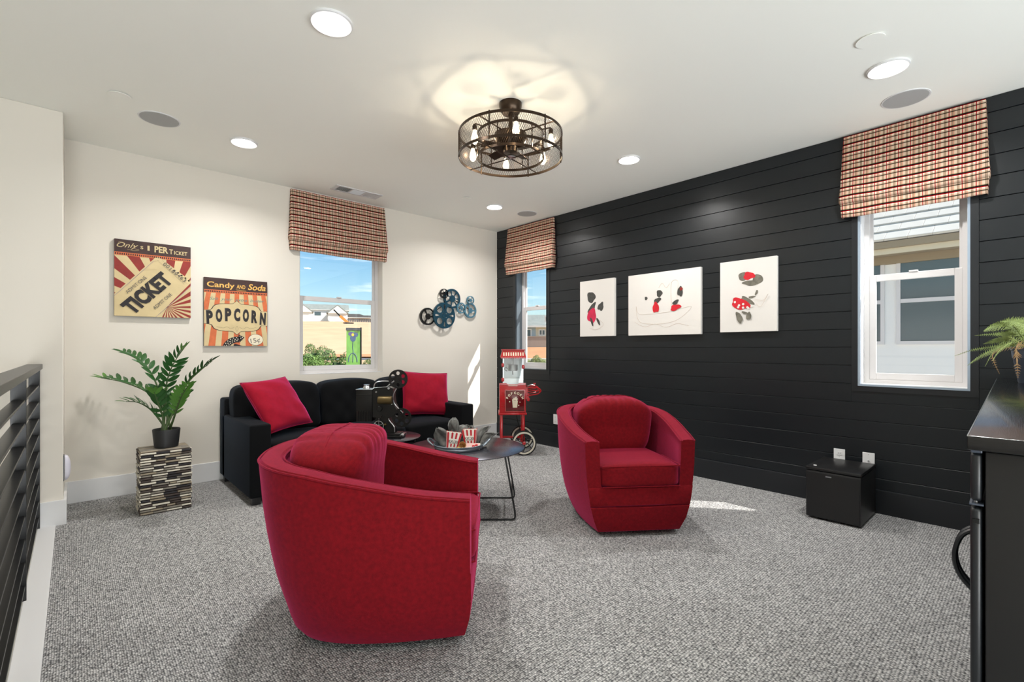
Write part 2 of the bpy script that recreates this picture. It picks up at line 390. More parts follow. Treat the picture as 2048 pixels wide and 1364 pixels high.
# shiplap planks, each its own board with a recessed joint above it
SP = .133; z0 = 1.443-SP*10
CAS = .052
cuts = [(WR[0]-CAS, WR[1]+CAS), (WS[0]-CAS, WS[1]+CAS)]
zc0 = SILL-CAS; zc1 = HEAD+CAS
for k in range(-1, 21):
    a = max(z0+SP*k, 0.0)+.002; c = min(z0+SP*(k+1), CEIL)-.002
    if c-a < .01: continue
    segs = [(YF, YW)]
    for lo, hi in cuts:
        if c > zc0+.004 and a < zc1-.004:
            if a < zc0-.004 or c > zc1+.004:      # board notched around the casing
                pass
            ns = []
            for s0, s1 in segs:
                if lo > s0 and hi < s1: ns += [(s0, lo), (hi, s1)]
                else: ns.append((s0, s1))
            segs = ns
            if a < zc0-.004: MB().box((XW, lo, a), (XP, hi, zc0)).build('plank', M_dark, WALLR)
            if c > zc1+.004: MB().box((XW, lo, zc1), (XP, hi, c)).build('plank', M_dark, WALLR)
    for s0, s1 in segs:
        MB().box((XW, s0+.0005, a), (XP, s1-.0005, c), bev=.0012, seg=1).build('plank', M_dark, WALLR)
# baseboards
struct('baseboard_right', MB().box((XW-.016, YF, 0), (XW, YW, .168), bev=.003), M_darktrim)
struct('baseboard_back', MB().box((-.05, YW-.016, 0), (XW-.016, YW, .165), bev=.003), M_trim)
struct('baseboard_left', MB().box((-.034-.016, 4.37, 0), (-.034, YW-.016, .165), bev=.002).box((-.175, 4.354, 0), (-.034, 4.37, .165), bev=.002), M_trim)
struct('trim_3', MB().box((XW+.206, YF, 2.56), (XW+.52, YW+.5, 2.70)), M_trim)
struct('trim_1', MB().box((-.172, YF, -.3), (-.086, 4.354, .008), bev=.003), M_trim)
struct('trim_2', MB().box((XL, YF, -.3), (XL+.02, 4.37, .0)), M_trim)

# windows -----------------------------------------------------------------
def window(n, M, wdt, h, label_dark):
    # local: x across, y outwards, z up, origin at lower left of the opening on the wall face
    fr = MB(); t = .032; y0 = .11; y1 = .165
    fr.box((0, y0, 0), (t, y1, h), M); fr.box((wdt-t, y0, 0), (wdt, y1, h), M)
    fr.box((t, y0, 0), (wdt-t, y1, t), M); fr.box((t, y0, h-t), (wdt-t, y1, h), M)
    root = fr.build('window_%d' % n, M_vinyl); root['kind'] = 'structure'
    mid = .775
    up = MB()
    up.box((t, .14, mid), (t+.018, .158, h-t), M).box((wdt-t-.018, .14, mid), (wdt-t, .158, h-t), M).box((t, .14, h-t-.02), (wdt-t, .158, h-t), M).box((t, .14, mid-.01), (wdt-t, .158, mid+.02), M)
    u = up.build('upper_sash', M_vinyl, root)
    MB().box((t+.018, .147, mid+.02), (wdt-t-.018, .151, h-t-.02), M).build('pane', M_glass, u)
    lo = MB(); s = .040
    lo.box((t, .116, t), (t+s, .138, mid+.02), M, bev=.003).box((wdt-t-s, .116, t), (wdt-t, .138, mid+.02), M, bev=.003)
    lo.box((t+s, .116, t), (wdt-t-s, .138, t+s+.008), M, bev=.003).box((t+s, .116, mid-.028), (wdt-t-s, .138, mid+.02), M, bev=.003)
    l = lo.build('lower_sash', M_vinyl, root)
    MB().box((t+s, .125, t+s+.008), (wdt-t-s, .129, mid-.028), M).build('pane', M_glass, l)
    MB().box((wdt/2-.025, .106, mid+.02), (wdt/2+.025, .13, mid+.032), M, bev=.003).build('sash_lock', M_vinyl, root)
    return root
MBk = T(WB[0], YW, SILL)
wb = window(1, MBk, WB[1]-WB[0], HEAD-SILL, False)
MB().box((0, 0, -.001), (WB[1]-WB[0], .11, .004), MBk).build('window_sill', M_trim, wb)
def MX(y1): return Matrix(((0, 1, 0, XW), (-1, 0, 0, y1), (0, 0, 1, SILL), (0, 0, 0, 1)))
for n, (a, c) in ((2, WS), (3, WR)):
    M = MX(c); r = window(n, M, c-a, HEAD-SILL, True)
    W_ = c-a; H_ = HEAD-SILL; e = .013
    MB().box((-CAS, -.006, -CAS), (-e, .014, H_+CAS), M).box((W_+e, -.006, -CAS), (W_+CAS, .014, H_+CAS), M).box((-e, -.006, -CAS), (W_+e, .014, -e), M).box((-e, -.006, H_+e), (W_+e, .014, H_+CAS), M).build('casing', M_darktrim, r)
    mt = M_chrome if n == 3 else M_darktrim
    MB().box((-e, -.010, -e), (.0, .012, H_+e), M).box((W_, -.010, -e), (W_+e, .012, H_+e), M).box((0, -.010, -e), (W_, .012, 0), M).box((0, -.010, H_), (W_, .012, H_+e), M).build('edge_bead', M_bead if n == 3 else M_darktrim, r)
    if n == 3:
        MB().box((.0, .012, .0), (.003, .11, H_), M).box((W_-.003, .012, 0), (W_, .11, H_), M).box((0, .012, 0), (W_, .11, .004), M).build('reveal_liner', M_trim, r)
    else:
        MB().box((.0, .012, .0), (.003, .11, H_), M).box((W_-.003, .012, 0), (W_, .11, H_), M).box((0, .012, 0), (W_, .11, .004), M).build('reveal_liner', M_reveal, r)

# roman valances ----------------------------------------------------------
def valance(label, M, W_, ztop=2.72, zbot=2.125, u0=0.0):
    # local x across, -y into the room, z up (absolute)
    root = thing('valance', label, 'curtain', (0, 0, 0), 0, 'plaid roman valances above the windows')
    root.matrix_world = M
    def sheet(name, prof, flare, par, wob):
        rows = []; uvr = []; arc = [0]
        for i in range(1, len(prof)): arc.append(arc[-1]+math.dist(prof[i], prof[i-1]))
        nx = 40
        for i, (d, z) in enumerate(prof):
            row = []; ur = []
            fl = flare[i]
            xs = [(-fl, 0.004, -d)]+[(-fl+(W_+2*fl)*j/nx, d, 0) for j in range(nx+1)]+[(W_+fl, 0.004, -d)]
            for j, (x, dd, _) in enumerate(xs):
                t = x/W_
                zz = z-.006*math.sin(t*PI)*(1 if i > len(prof)*.4 else 0)+.0025*math.sin(t*19+wob)*(i/len(prof))
                dd2 = dd+(.004*math.sin(t*13+wob)*(i/len(prof)) if 0 < j < nx+2 else 0)
                row.append((x, -dd2, zz))
                uu = x+u0 if 0 < j < nx+2 else (x-(d if j == 0 else -d)+u0)
                ur.append((uu, -arc[i]+z0v))
            rows.append(row); uvr.append(ur)
        mb = MB().grid(rows); me = bpy.data.meshes.new(name); me.from_pydata(mb.v, [], mb.f)
        uvl = me.uv_layers.new(name='UVMap'); flat = [q for r in uvr for q in r]
        for p in me.polygons:
            p.use_smooth = True
            for li in p.loop_indices: uvl.data[li].uv = flat[me.loops[li].vertex_index]
        o = link(name, me, M_plaid, par)
        md = o.modifiers.new('t', 'SOLIDIFY'); md.thickness = .004; md.offset = 0
        return o
    z0v = 0
    sheet('upper_drop', [(.004, ztop), (.030, ztop), (.034, ztop-.012), (.044, ztop-.12), (.054, ztop-.24), (.066, ztop-.36), (.076, ztop-.44), (.078, ztop-.475), (.070, ztop-.495), (.055, ztop-.49)], [0, 0, 0, .004, .008, .012, .018, .020, .018, .014], root, 0)
    z0v = -.46
    sheet('lower_fold', [(.058, ztop-.47), (.062, ztop-.50), (.060, ztop-.55), (.058, zbot+.005), (.052, zbot), (.046, zbot+.012)], [.012, .014, .010, .008, .008, .008], root, 2)
    MB().box((.004, -.03, ztop-.02), (W_-.004, -.001, ztop)).build('head_board', M_trim, root)
    return root
valance('red and tan plaid roman valance above the white-wall window', T(1.562, YW, 0), .985)
MRx = lambda y1: Matrix(((0, 1, 0, XW), (-1, 0, 0, y1), (0, 0, 1, 0), (0, 0, 0, 1)))
valance('narrow plaid roman valance above the corner window by the popcorn cart', MRx(4.662), .80, u0=.02)
valance('large plaid roman valance above the window nearest the fern', MRx(.962), .745, u0=.03)
# ------------------------------------------------------------------ swivel barrel chairs
def barrel_chair(label, loc, rz):
    root = thing('swivel_armchair', label, 'armchair', loc, rz, 'red swivel barrel armchairs')
    outp = crom([(-.352, -.385), (-.385, -.22), (-.41, -.02), (-.41, .18), (-.365, .345), (-.27, .445), (-.13, .49), (0, .50), (.13, .49), (.27, .445), (.365, .345), (.41, .18), (.41, -.02), (.385, -.22), (.352, -.385)], 5)
    n = len(outp); th = .092
    inn = []
    for i, p in enumerate(outp):
        t = (outp[min(i+1, n-1)]-outp[max(i-1, 0)]).normalized(); nn = Vector((t.y, -t.x, 0))   # inward
        k = abs(i-(n-1)/2)/((n-1)/2)
        q = p+nn*th; q.y = max(q.y, -.385) if k < .98 else -.385
        inn.append(Vector((q.x, q.y, 0)))
    def topz(y): return lerp(y, [(-.39, .595), (-.2, .622), (0, .662), (.22, .705), (.50, .738)])
    sc = [(.03, .74), (.06, .785), (.12, .85), (.2, .905), (.30, .95), (.45, .985), (.60, 1.0), (.8, 1.012)]
    def tp(p, z):
        s = lerp(z, sc); s2 = lerp(z, [(.03, .80), (.045, .825), (.10, .858), (.2, .90), (.30, .932), (.45, .962), (.60, .988), (.75, 1.0)])
        fy = -.385+.03*(1-lerp(z, [(.03, 0), (.12, .75), (.2, 1), (.8, 1)]))
        return (p.x*s, fy+(p.y+.385)*s2, z)
    rows = []
    for i in range(n):
        o = outp[i]; q = inn[i]; tz = topz(o.y); e = .014
        row = []
        for z in (.03, .06, .10, .15, .2, .27, .35, .45, .55): row.append(tp(o, min(z, tz-.03)))
        a = Vector(tp(o, tz-e)); row.append(tuple(a))
        mo = o+(q-o)*.14; mi = o+(q-o)*.86
        row.append(tp(mo, tz)); row.append(tp((o+q)/2, tz+.003)); row.append(tp(mi, tz)); row.append(tp(q, tz-e))
        for z in (.5, .40, .30): row.append(tp(q, min(z, tz-.02)))
        rows.append(row)
    m = len(rows[0]); mb = MB().grid(rows)
    # close the two arm ends
    for ii, rev in ((0, False), (n-1, True)):
        o = ii*m
        c0 = o+m-1
        lst = [o+j for j in range(4, m)]
        mb.f.append(tuple(lst))
    mb.build('shell', M_red, root, smooth=True)
    # piping along both top edges and down the arm fronts
    for s, P_ in ((0, outp), (1, inn)):
        pts = []
        for i, p in enumerate(P_): pts.append(tp(p, topz(outp[i].y)-.006))
        MB().tube(pts, .0042, 6).build('piping', M_red, root, smooth=True)
    # front rails
    def front(z0, z1, name, b0, d):
        rows = []
        for z in (z0, z0+.006, (z0+z1)/2, z1-.006, z1):
            s = lerp(z, sc); x = (.352 if z0 < .2 else .27)*s+.0
            if z0 < .2: x = .352*lerp(z, sc)
            fy = -.385+.03*(1-lerp(z, [(.03, 0), (.12, .75), (.2, 1), (.8, 1)]))
            off = d if z0 < z < z1 else 0
            row = [(-x+2*x*j/10, fy-off-(.006*math.sin(PI*j/10) if off else 0), z) for j in range(11)]
            rows.append(row)
        mb = MB().grid(rows); k = len(mb.v)
        back = [[(p[0], p[1]+.10, p[2]) for p in r] for r in rows]; mb.grid(back)
        nn = 11; L = 5
        for j in range(nn-1): mb.f += [(j, j+1, k+j+1, k+j), ((L-1)*nn+j, (L-1)*nn+j+1, k+(L-1)*nn+j+1, k+(L-1)*nn+j)]
        for i in range(L-1): mb.f += [(i*nn, (i+1)*nn, k+(i+1)*nn, k+i*nn), (i*nn+nn-1, (i+1)*nn+nn-1, k+(i+1)*nn+nn-1, k+i*nn+nn-1)]
        return mb.build(name, M_red, root, smooth=True)
    front(.03, .192, 'lower_front_panel', 0, .004)
    front(.196, .312, 'front_rail', 0, .003)
    MB().prism([(tp(p, .10)[0]*.9, -.35+(tp(p, .10)[1]+.35)*.92) for p in outp], .075, .098).build('bottom_deck', M_black, root)
    MB().prism([(q.x*.97, q.y) for q in inn], .24, .30).build('seat_deck', M_red, root)
    # seat cushion
    def sf(q):
        q = q.copy(); q.z += .012*(1-(q.x/.26)**2)*(1 if q.z > 0 else 0); q.x *= 1-.10*max(0, (q.y)/.35)
        return q
    sc_ = MB().soft((0, -.095, .378), (.264, .308, .070), 9, 14, fn=sf).build('seat_cushion', M_red, root, smooth='all', weld=True)
    for zz in (.316, .442):
        pts = [(-.255, -.10, zz), (-.256, -.375, zz), (-.245, -.398, zz), (.245, -.398, zz), (.256, -.375, zz), (.255, -.10, zz)]
        MB().tube(pts, .004, 6).build('piping', M_red, sc_, smooth=True)
    # back cushion with gathered top
    def bf(q):
        q = q.copy(); u = q.x/.262; v = q.z/.205; w_ = q.y/.13
        q.y *= (1-.18*u*u)*(1.0+.18*max(0, v))
        q.x *= 1+.015*math.sin(v*2)-(.09*max(0, -v))
        q.z -= .07*max(0, abs(u)-.35)**1.6*max(0, v)**1.5*1.6
        pl = math.exp(-((v-1.0)/.75)**2)
        g = sum(math.exp(-((u-c)/.035)**2) for c in (-.62, -.37, -.22, .02, .19, .48))
        q.z -= .008*g*pl*(.5 if abs(w_) < .3 else 1); q.y -= .006*g*pl*(1 if w_ > 0 else -1)
        q.y += .05*u*u*-1*0
        return q
    bc = MB().soft((0, .205, .612), (.275, .160, .205), 4.8, 34, Matrix.Identity(4), bf).build('back_cushion', M_red, root, smooth='all', weld=True)
    sp = []
    for i in range(25):
        u = -.9+1.8*i/24; q = bf(Vector((u*.262, 0, .207*(1-abs(u)**4.8)**(1/4.8)))); sp.append((q.x, q.y+.205, q.z+.612))
    MB().tube(sp, .0035, 6).build('seam', M_red, bc, smooth=True)
    MB().lathe([(.0, 0), (.245, 0), (.25, .004), (.25, .02), (.2, .034), (.06, .034), (0, .046)], 40).build('swivel_base', M_black, root)
    MB().lathe([(.21, .03), (.21, .046)], 30).build('bearing_plate', M_iron, root)
    return root
barrel_chair('red barrel armchair seen from its side, nearest the camera', (1.046, 1.965, 0), math.radians(49))
barrel_chair('red barrel armchair facing the camera in front of the black plank wall', (2.822, 1.965, 0), math.radians(-36.7))

# ------------------------------------------------------------------ sofa
SX0, SX1 = .957, 3.035
sofa = thing('sofa', 'black fabric three-cushion sofa against the white wall under the window', 'sofa', ((SX0+SX1)/2, 4.39, 0))
def sb(name, a, b, bev=.02, par=sofa, m=M_sofa):
    c = Vector(((SX0+SX1)/2, 4.39, 0)); a = Vector(a)-(c if par is sofa else c); b = Vector(b)-c
    return MB().box(a, b, bev=bev, seg=3).build(name, m, par, smooth=True)
for x in (SX0, SX1-.148): sb('arm', (x, 3.905, .055), (x+.148, 4.80, .60), .016)
sb('base_frame', (SX0+.14, 3.935, .055), (SX1-.14, 4.80, .29), .012)
sb('back_frame', (SX0, 4.70, .055), (SX1, 4.895, .735), .02)
sc_c = Vector(((SX0+SX1)/2, 4.39, 0))
SWD = (SX1-SX0-.296)/3
for i in range(3):
    xc = SX0+.148+SWD*(i+.5)
    def sf(q, xc=xc): q = q.copy(); q.z += .012*(1-(q.x/.3)**2)*(1 if q.z > 0 else -.2); return q
    s = MB().soft(Vector((xc, 4.20, .372))-sc_c, (SWD/2-.003, .285, .082), 8, 12, fn=sf).build('seat_cushion', M_sofa, sofa, smooth='all', weld=True)
xs = [SX0+.018, SX0+.148+SWD, SX0+.148+2*SWD, SX1-.018]
for i in range(3):
    a, b_ = xs[i], xs[i+1]; hw = (b_-a)/2-.004; xc = (a+b_)/2
    def bf(q, hw=hw, s=i):
        q = q.copy(); u = q.x/hw; v = q.z/.205
        q.y *= 1-.25*u*u; q.y += .030*(v)*1.0; q.z += .006*math.sin(u*3+s)-.01*abs(u)**3
        q.y += .006*math.sin(u*11+s)*math.sin(v*6+s)
        return q
    MB().soft(Vector((xc, 4.575, .655))-sc_c, (hw, .15, .212), 7, 22, fn=bf).build('back_cushion', M_sofa, sofa, smooth='all', weld=True)
for x in (SX0+.02, SX1-.08):
    for y in (3.925, 4.80): sb('foot', (x, y, 0), (x+.06, y+.06, .06), .004, sofa, M_black)

def pillow(label, M, w_=.50, h=.50, t=.075, seed=0):
    rows1 = []; rows2 = []; N = 26
    for sgn, R in ((1, rows1), (-1, rows2)):
        for i in range(N+1):
            r = []
            for j in range(N+1):
                u = -1+2*i/N; v = -1+2*j/N
                e = max(0, (1-abs(u)**2.4))*max(0, (1-abs(v)**2.4))
                x = u*w_/2*(1-.055*(1-v*v)*abs(u)); z = v*h/2*(1-.055*(1-u*u)*abs(v))
                nv = noise.noise(Vector((u*2.1+seed, v*2.1, sgn)))
                wr = .006*math.sin((u*5+v*9)+seed)*e**.3*(1-e)*2
                r.append((x, sgn*-(t*e**.42+(nv*.012+wr)*e**.5), z))
            R.append(r)
    mb = MB().grid(rows1).grid(rows2)
    root = mb.build('throw_pillow', M_redpil, None, smooth='all', weld=True)
    root.matrix_world = M; tag(root, label, 'pillow', 'red throw pillows on the sofa')
    ed = []
    for a in range(4*N):
        s, k = divmod(a, N); t_ = -1+2*k/N
        u, v = ((t_, -1), (1, t_), (-t_, 1), (-1, -t_))[s]
        ed.append((u*w_/2*(1-.055*(1-v*v)*abs(u)), 0, v*h/2*(1-.055*(1-u*u)*abs(v))))
    MB().tube(ed, .0035, 6, closed=True).build('piping', M_redpil, root, smooth=True)
    return root
R_ = math.radians
pillow('red throw pillow tilted against the left arm of the black sofa', T(1.266, 4.302, .706) @ Rz(R_(24.8)) @ Rx(R_(-36.3)) @ Ry(R_(-4)), .46, .49, .075, 1)
pillow('red throw pillow standing upright near the right arm of the black sofa', T(2.726, 4.326, .699) @ Rz(R_(-9.8)) @ Rx(R_(-18.9)) @ Ry(R_(4.2)), .515, .46, .07, 5)

# ------------------------------------------------------------------ coffee tables
def coffee_table(label, x, y, r, h, rz, nleg=3):
    t = thing('coffee_table', label, 'table', (x, y, 0), rz, 'round nesting coffee tables')
    MB().lathe([(0, h-.006), (r-.004, h-.006), (r, h-.004), (r, h-.001), (r-.002, h), (0, h)], 72).build('tabletop', M_tabletop, t, smooth=True)
    k = .32 if r > .3 else .19
    for s in (-1, 1):                    # two closed rod frames
        y1 = s*k*.75
        MB().tube(crom([(-k*.9, y1, h-.008), (-k*1.06, y1, h*.35), (-k*1.12, y1, .03), (-k*1.06, y1, .008), (-k*.9, y1, .006), (k*.9, y1, .006), (k*1.06, y1, .008), (k*1.12, y1, .03), (k*1.06, y1, h*.35), (k*.9, y1, h-.008)], 3), .0065, 8).build('leg', M_iron, t, smooth=True)
    for s in (-1, 1): MB().tube([(s*k*1.06, -k*.75, h*.33), (s*k*1.06, k*.75, h*.33)], .005, 8).build('cross_bar', M_iron, t)
    MB().tube([(-k*.9, 0, h-.012), (k*.9, 0, h-.012)], .006, 8).build('top_bar', M_iron, t)
    return t
coffee_table('large round gunmetal coffee table holding the tray, by the red armchair', 2.11, 2.812, .43, .45, R_(-42))
coffee_table('small round gunmetal side table under the model film projector', 1.887, 3.584, .272, .45, R_(10))

# ------------------------------------------------------------------ subwoofer style box
bx = thing('speaker_box', 'low black cube box on the carpet under the two wall outlets', 'speaker', (3.97, .927, 0))
MB().box((-.215, -.158, .012), (.207, .158, .330), bev=.006).build('cabinet', M_black, bx, smooth=True)
MB().box((-.217, -.160, .334), (.207, .160, .354), bev=.005).build('top_panel', M_blackgloss, bx, smooth=True)
MB().box((-.219, -.150, .022), (-.2145, .150, .322), bev=.002).build('front_grille', M_black, bx)
MB().box((-.2225, .005, .299), (-.2185, .038, .306)).build('badge', M_steel, bx)
tag(bx.children[-1], 'small silver badge')
MB().lathe([(0, .354), (.010, .354), (.010, .3565), (0, .3565)], 16, T(-.155, .118, 0)).build('indicator_button', M_outlet, bx)
for a in (-.17, .165):
    for c in (-.12, .12): MB().lathe([(.014, 0), (.016, .014)], 12, T(a, c, 0)).build('foot', M_black, bx)

def outlet(label, y, z, duplex=True):
    o = thing('wall_outlet', label, 'outlet', (XW, y, z), 0, 'white outlet plates on the black wall')
    MB().box((-.006, -.036, -.058), (0, .036, .058), bev=.0025).build('cover_plate', M_outlet, o)
    if duplex:
        for s in (-1, 1):
            MB().box((-.008, -.017, s*.025-.014), (-.0055, .017, s*.025+.014), bev=.002).build('socket', M_outlet, o)
            for q in (-.006, .006): MB().box((-.0085, q-.001, s*.025-.003), (-.0078, q+.001, s*.025+.006)).build('slot', M_black, o.children[-1] if False else o)
    else:
        MB().lathe([(0, 0), (.005, 0), (.004, .01), (0, .01)], 12, T(-.006, 0, .0) @ Ry(-PI/2)).build('cable_jack', M_steel, o)
    MB().lathe([(0, 0), (.003, 0), (0, .001)], 8, T(-.006, 0, 0 if duplex else .045) @ Ry(-PI/2)).build('screw', M_steel, o)
outlet('white duplex outlet plate directly above the middle of the black cube box', .996, .362)
outlet('white cable plate above the right edge of the black cube box', .818, .362, False)
outlet('white outlet plate peeking out left of the right red armchair', 3.848, .33)

# ------------------------------------------------------------------ railing
rail = thing('stair_railing', 'black metal stair railing of horizontal flat slats at the left edge', 'railing', (-.185, 4.35, 0))
def rb(name, a, b, bev=.0, m=M_iron):
    o = Vector((-.185, 4.35, 0)); return MB().box(Vector(a)-o, Vector(b)-o, bev=bev).build(name, m, rail)
rb('top_rail', (-.222, -.4, 1.035), (-.148, 4.35, 1.068), .003)
posts = [4.345, 3.15, 1.95, .75, -.4]
for y in posts: rb('post', (-.212, y-.0125, .006), (-.160, y, 1.036), .001)
for a, c in zip(posts, posts[1:]):
    for k in range(9):
        z = .076+.1065*k
        rb('slat', (-.207, c, z-.006), (-.164, a-.0125, z+.004), .001)
# ------------------------------------------------------------------ flat shapes with holes
def shape2d(splines, ext, M=Matrix.Identity(4)):
    cu = bpy.data.curves.new('s', 'CURVE'); cu.dimensions = '2D'; cu.fill_mode = 'BOTH'; cu.extrude = ext
    for pts in splines:
        sp = cu.splines.new('POLY'); sp.points.add(len(pts)-1); sp.use_cyclic_u = True
        for q, p in zip(sp.points, pts): q.co = (p[0], p[1], 0, 1)
    ob = bpy.data.objects.new('s', cu); COL.objects.link(ob)
    me = bpy.data.meshes.new_from_object(ob.evaluated_get(bpy.context.evaluated_depsgraph_get()))
    bpy.data.objects.remove(ob); bpy.data.curves.remove(cu)
    me.materials.clear()
    me.transform(M); return me
def circ(cx, cy, r, n=24, ry=None, rot=0, ph=0):
    ry = ry or r; o = []
    for i in range(n):
        a = 2*PI*i/n+ph; x = r*math.cos(a); y = ry*math.sin(a)
        o.append((cx+x*math.cos(rot)-y*math.sin(rot), cy+x*math.sin(rot)+y*math.cos(rot)))
    return o

# ------------------------------------------------------------------ ceiling devices
def downlight(label, px, py, r=.093, power=12.5):
    p = onZ(px, py, CEIL); g = 'round recessed ceiling lights'
    t = thing('ceiling_light', label, 'light', (p.x, p.y, CEIL), 0, g)
    MB().lathe([(.066, -.004), (r-.006, -.014), (r, -.010), (r, 0)], 40).build('trim_ring', M_trim, t, smooth=True)
    MB().lathe([(0, -.018), (.05, -.016), (.066, -.008), (.066, -.001), (0, -.001)], 32).build('lens', M_led, t, smooth=True)
    l = bpy.data.lights.new('downlight', 'AREA'); l.shape = 'DISK'; l.size = .12; l.energy = power; l.color = (1, .98, .96); l.spread = R_(150)
    o = bpy.data.objects.new('downlight', l); COL.objects.link(o); o.location = (p.x, p.y, CEIL-.024)
    return t
downlight('large bright recessed ceiling light nearest the camera at the top left', 663, 44, .098)
downlight('recessed ceiling light above the popcorn sign, left of the fan light', 488, 284)
downlight('recessed ceiling light right of the fan light, above the framed canvases', 1258, 318, .09)
downlight('recessed ceiling light nearest the corner of the black wall', 989, 413)
downlight('recessed ceiling light in front of the large plaid valance', 1776, 135, .098)
for lab, px, py, r in (('round ceiling speaker grille at the left near the stub wall', 319, 238, .118), ('round ceiling speaker grille near the far corner of the room', 1054, 427, .115), ('round ceiling speaker grille above the large plaid valance', 1811, 197, .122)):
    p = onZ(px, py, CEIL); t = thing('ceiling_speaker', lab, 'speaker', tuple(p), 0, 'round ceiling speakers')
    MB().lathe([(r-.006, -.004), (r, -.004), (r+.002, 0)], 48).build('bezel', M_trim, t, smooth=True)
    MB().lathe([(0, -.006), (r-.008, -.005), (r-.005, -.001)], 48).build('grille', M_grille, t, smooth=True)
for lab, px, py, r in (('flat white ceiling disc at the far left above the stub wall corner', 239, 190, .058), ('flat white ceiling disc above the recessed light at the upper right', 1741, 79, .062), ('tiny flat white ceiling disc in the middle beside the far recessed light', 933, 396, .05)):
    p = onZ(px, py, CEIL); t = thing('sprinkler_cover', lab, 'sprinkler cover', tuple(p), 0, 'round concealed sprinkler covers')
    MB().lathe([(r*.8, -.005), (r*.8, 0)], 32).build('gap_ring', M_black, t)
    MB().lathe([(0, -.008), (r, -.008), (r, -.005), (0, -.005)], 40).build('cover_disc', M_ceil, t)
pv = onZ(714, 384, CEIL); vt = thing('ceiling_vent', 'white ceiling air vent with three louvred sections above the left valance', 'vent', tuple(pv))
MB().box((-.24, -.085, -.006), (.24, -.066, 0)).box((-.24, .066, -.006), (.24, .085, 0)).box((-.24, -.066, -.006), (-.205, .066, 0)).box((.205, -.066, -.006), (.24, .066, 0)).box((-.075, -.066, -.006), (-.060, .066, 0)).box((.060, -.066, -.006), (.075, .066, 0)).build('frame', M_trim, vt)
MB().box((-.21, -.07, -.0012), (.21, .07, -.0002)).build('backing', M_vent, vt)
for a, c, ang in ((-.205, -.075, .7), (-.06, .06, 0), (.075, .205, -.7)):
    if ang:
        for i in range(9):
            x = a+.008+(c-a-.016)*i/8; MB().box((-.0007, -.066, -.004), (.0007, .066, .004), T(x, 0, -.004) @ Ry(ang)).build('louvre', M_trim, vt)
    else:
        for i in range(9):
            y = -.058+.116*i/8; MB().box((a, -.0007, -.004), (c, .0007, .004), T(0, y, -.004) @ Rx(.7)).build('louvre', M_trim, vt)

# night light on the side of the stub wall
p = Vector((-.05, 4.43, .365)); nl = thing('wall_night_light', 'small white dome night light low on the edge of the left stub wall', 'night light', tuple(p))
MB().box((0, -.038, -.085), (.004, .038, .085), bev=.0015).build('back_plate', M_potgrey, nl)
MB().soft((.006, 0, 0), (.030, .034, .085), 2.4, 12, fn=lambda q: Vector((max(q.x, 0), q.y, q.z))).build('dome', mat('frosted_white', srgb(222, 220, 232), .4), nl, smooth='all', weld=True)

# ------------------------------------------------------------------ caged fan light
FX, FY = 2.072, 2.282
fan = thing('ceiling_fan_light', 'dark bronze drum cage ceiling fan light with glowing filament bulbs', 'ceiling lamp', (FX, FY, CEIL))
MB().lathe([(0, 0), (.073, 0), (.073, -.02), (.064, -.052), (.052, -.066), (0, -.066)], 40).build('canopy', M_bronze, fan, smooth=True)
MB().lathe([(.014, -.06), (.014, -.20)], 20).build('downrod', M_bronze, fan, smooth=True)
RO = .330; RI = .212; ZT = -.205; ZB = -.348
for r in (RO, RI):
    for z in (ZT, ZB): MB().ring(r-.0015, r+.0025, z-.008, z+.008, 72).build('band', M_bronze, fan, smooth=True)
def cage(r, name, n):
    mb = MB()
    for i in range(n):
        for s in (-1, 1):
            pts = []
            for k in range(4):
                a = 2*PI*i/n+s*k/3*.21*(.33/r); pts.append((r*math.cos(a), r*math.sin(a), ZB+(ZT-ZB)*k/3))
            mb.tube(pts, .00085, 3)
    return tag(mb.build(name, M_bronze, fan, smooth=False), kind='stuff')
cage(RO, 'outer_mesh', 150); cage(RI, 'inner_mesh', 96)
for i in range(6):
    a = 2*PI*i/6+.45; c, s = math.cos(a), math.sin(a)
    MB().tube([(RO*c, RO*s, ZT+.012), (RO*c, RO*s, ZB-.012)], .0045, 6).build('cage_bar', M_bronze, fan)
    MB().tube([(RI*c, RI*s, ZT), (RI*c, RI*s, ZB)], .0035, 6).build('cage_bar', M_bronze, fan)
for i in range(4):
    a = 2*PI*i/4+.95-YAW; c, s = math.cos(a), math.sin(a)
    MB().tube([(.05*c, .05*s, ZT+.004), (RO*c, RO*s, ZT+.004)], .0045, 6).build('spoke', M_bronze, fan)
    MB().tube([(.01*c, .01*s, ZB-.004), (RO*c+.01*c, RO*s+.01*s, ZB-.004)], .0035, 6).build('spoke', M_bronze, fan)
MB().lathe([(0, -.17), (.06, -.18), (.105, -.20), (.11, -.235), (.085, -.27), (.05, -.285), (.045, -.315), (0, -.32)], 36).build('motor_housing', M_bronze, fan, smooth=True)
MB().lathe([(0, -.335), (.03, -.335), (.036, -.345), (.03, -.352), (0, -.354)], 24).build('hub_plate', M_steel, fan, smooth=True)
for i in range(5):
    M = Rz(2*PI*i/5+.3) @ T(0, 0, -.29) @ Rx(R_(16))
    MB().box((.045, -.030, -.002), (.195, .034, .002), M, bev=.0015).build('blade', M_bronze, fan)
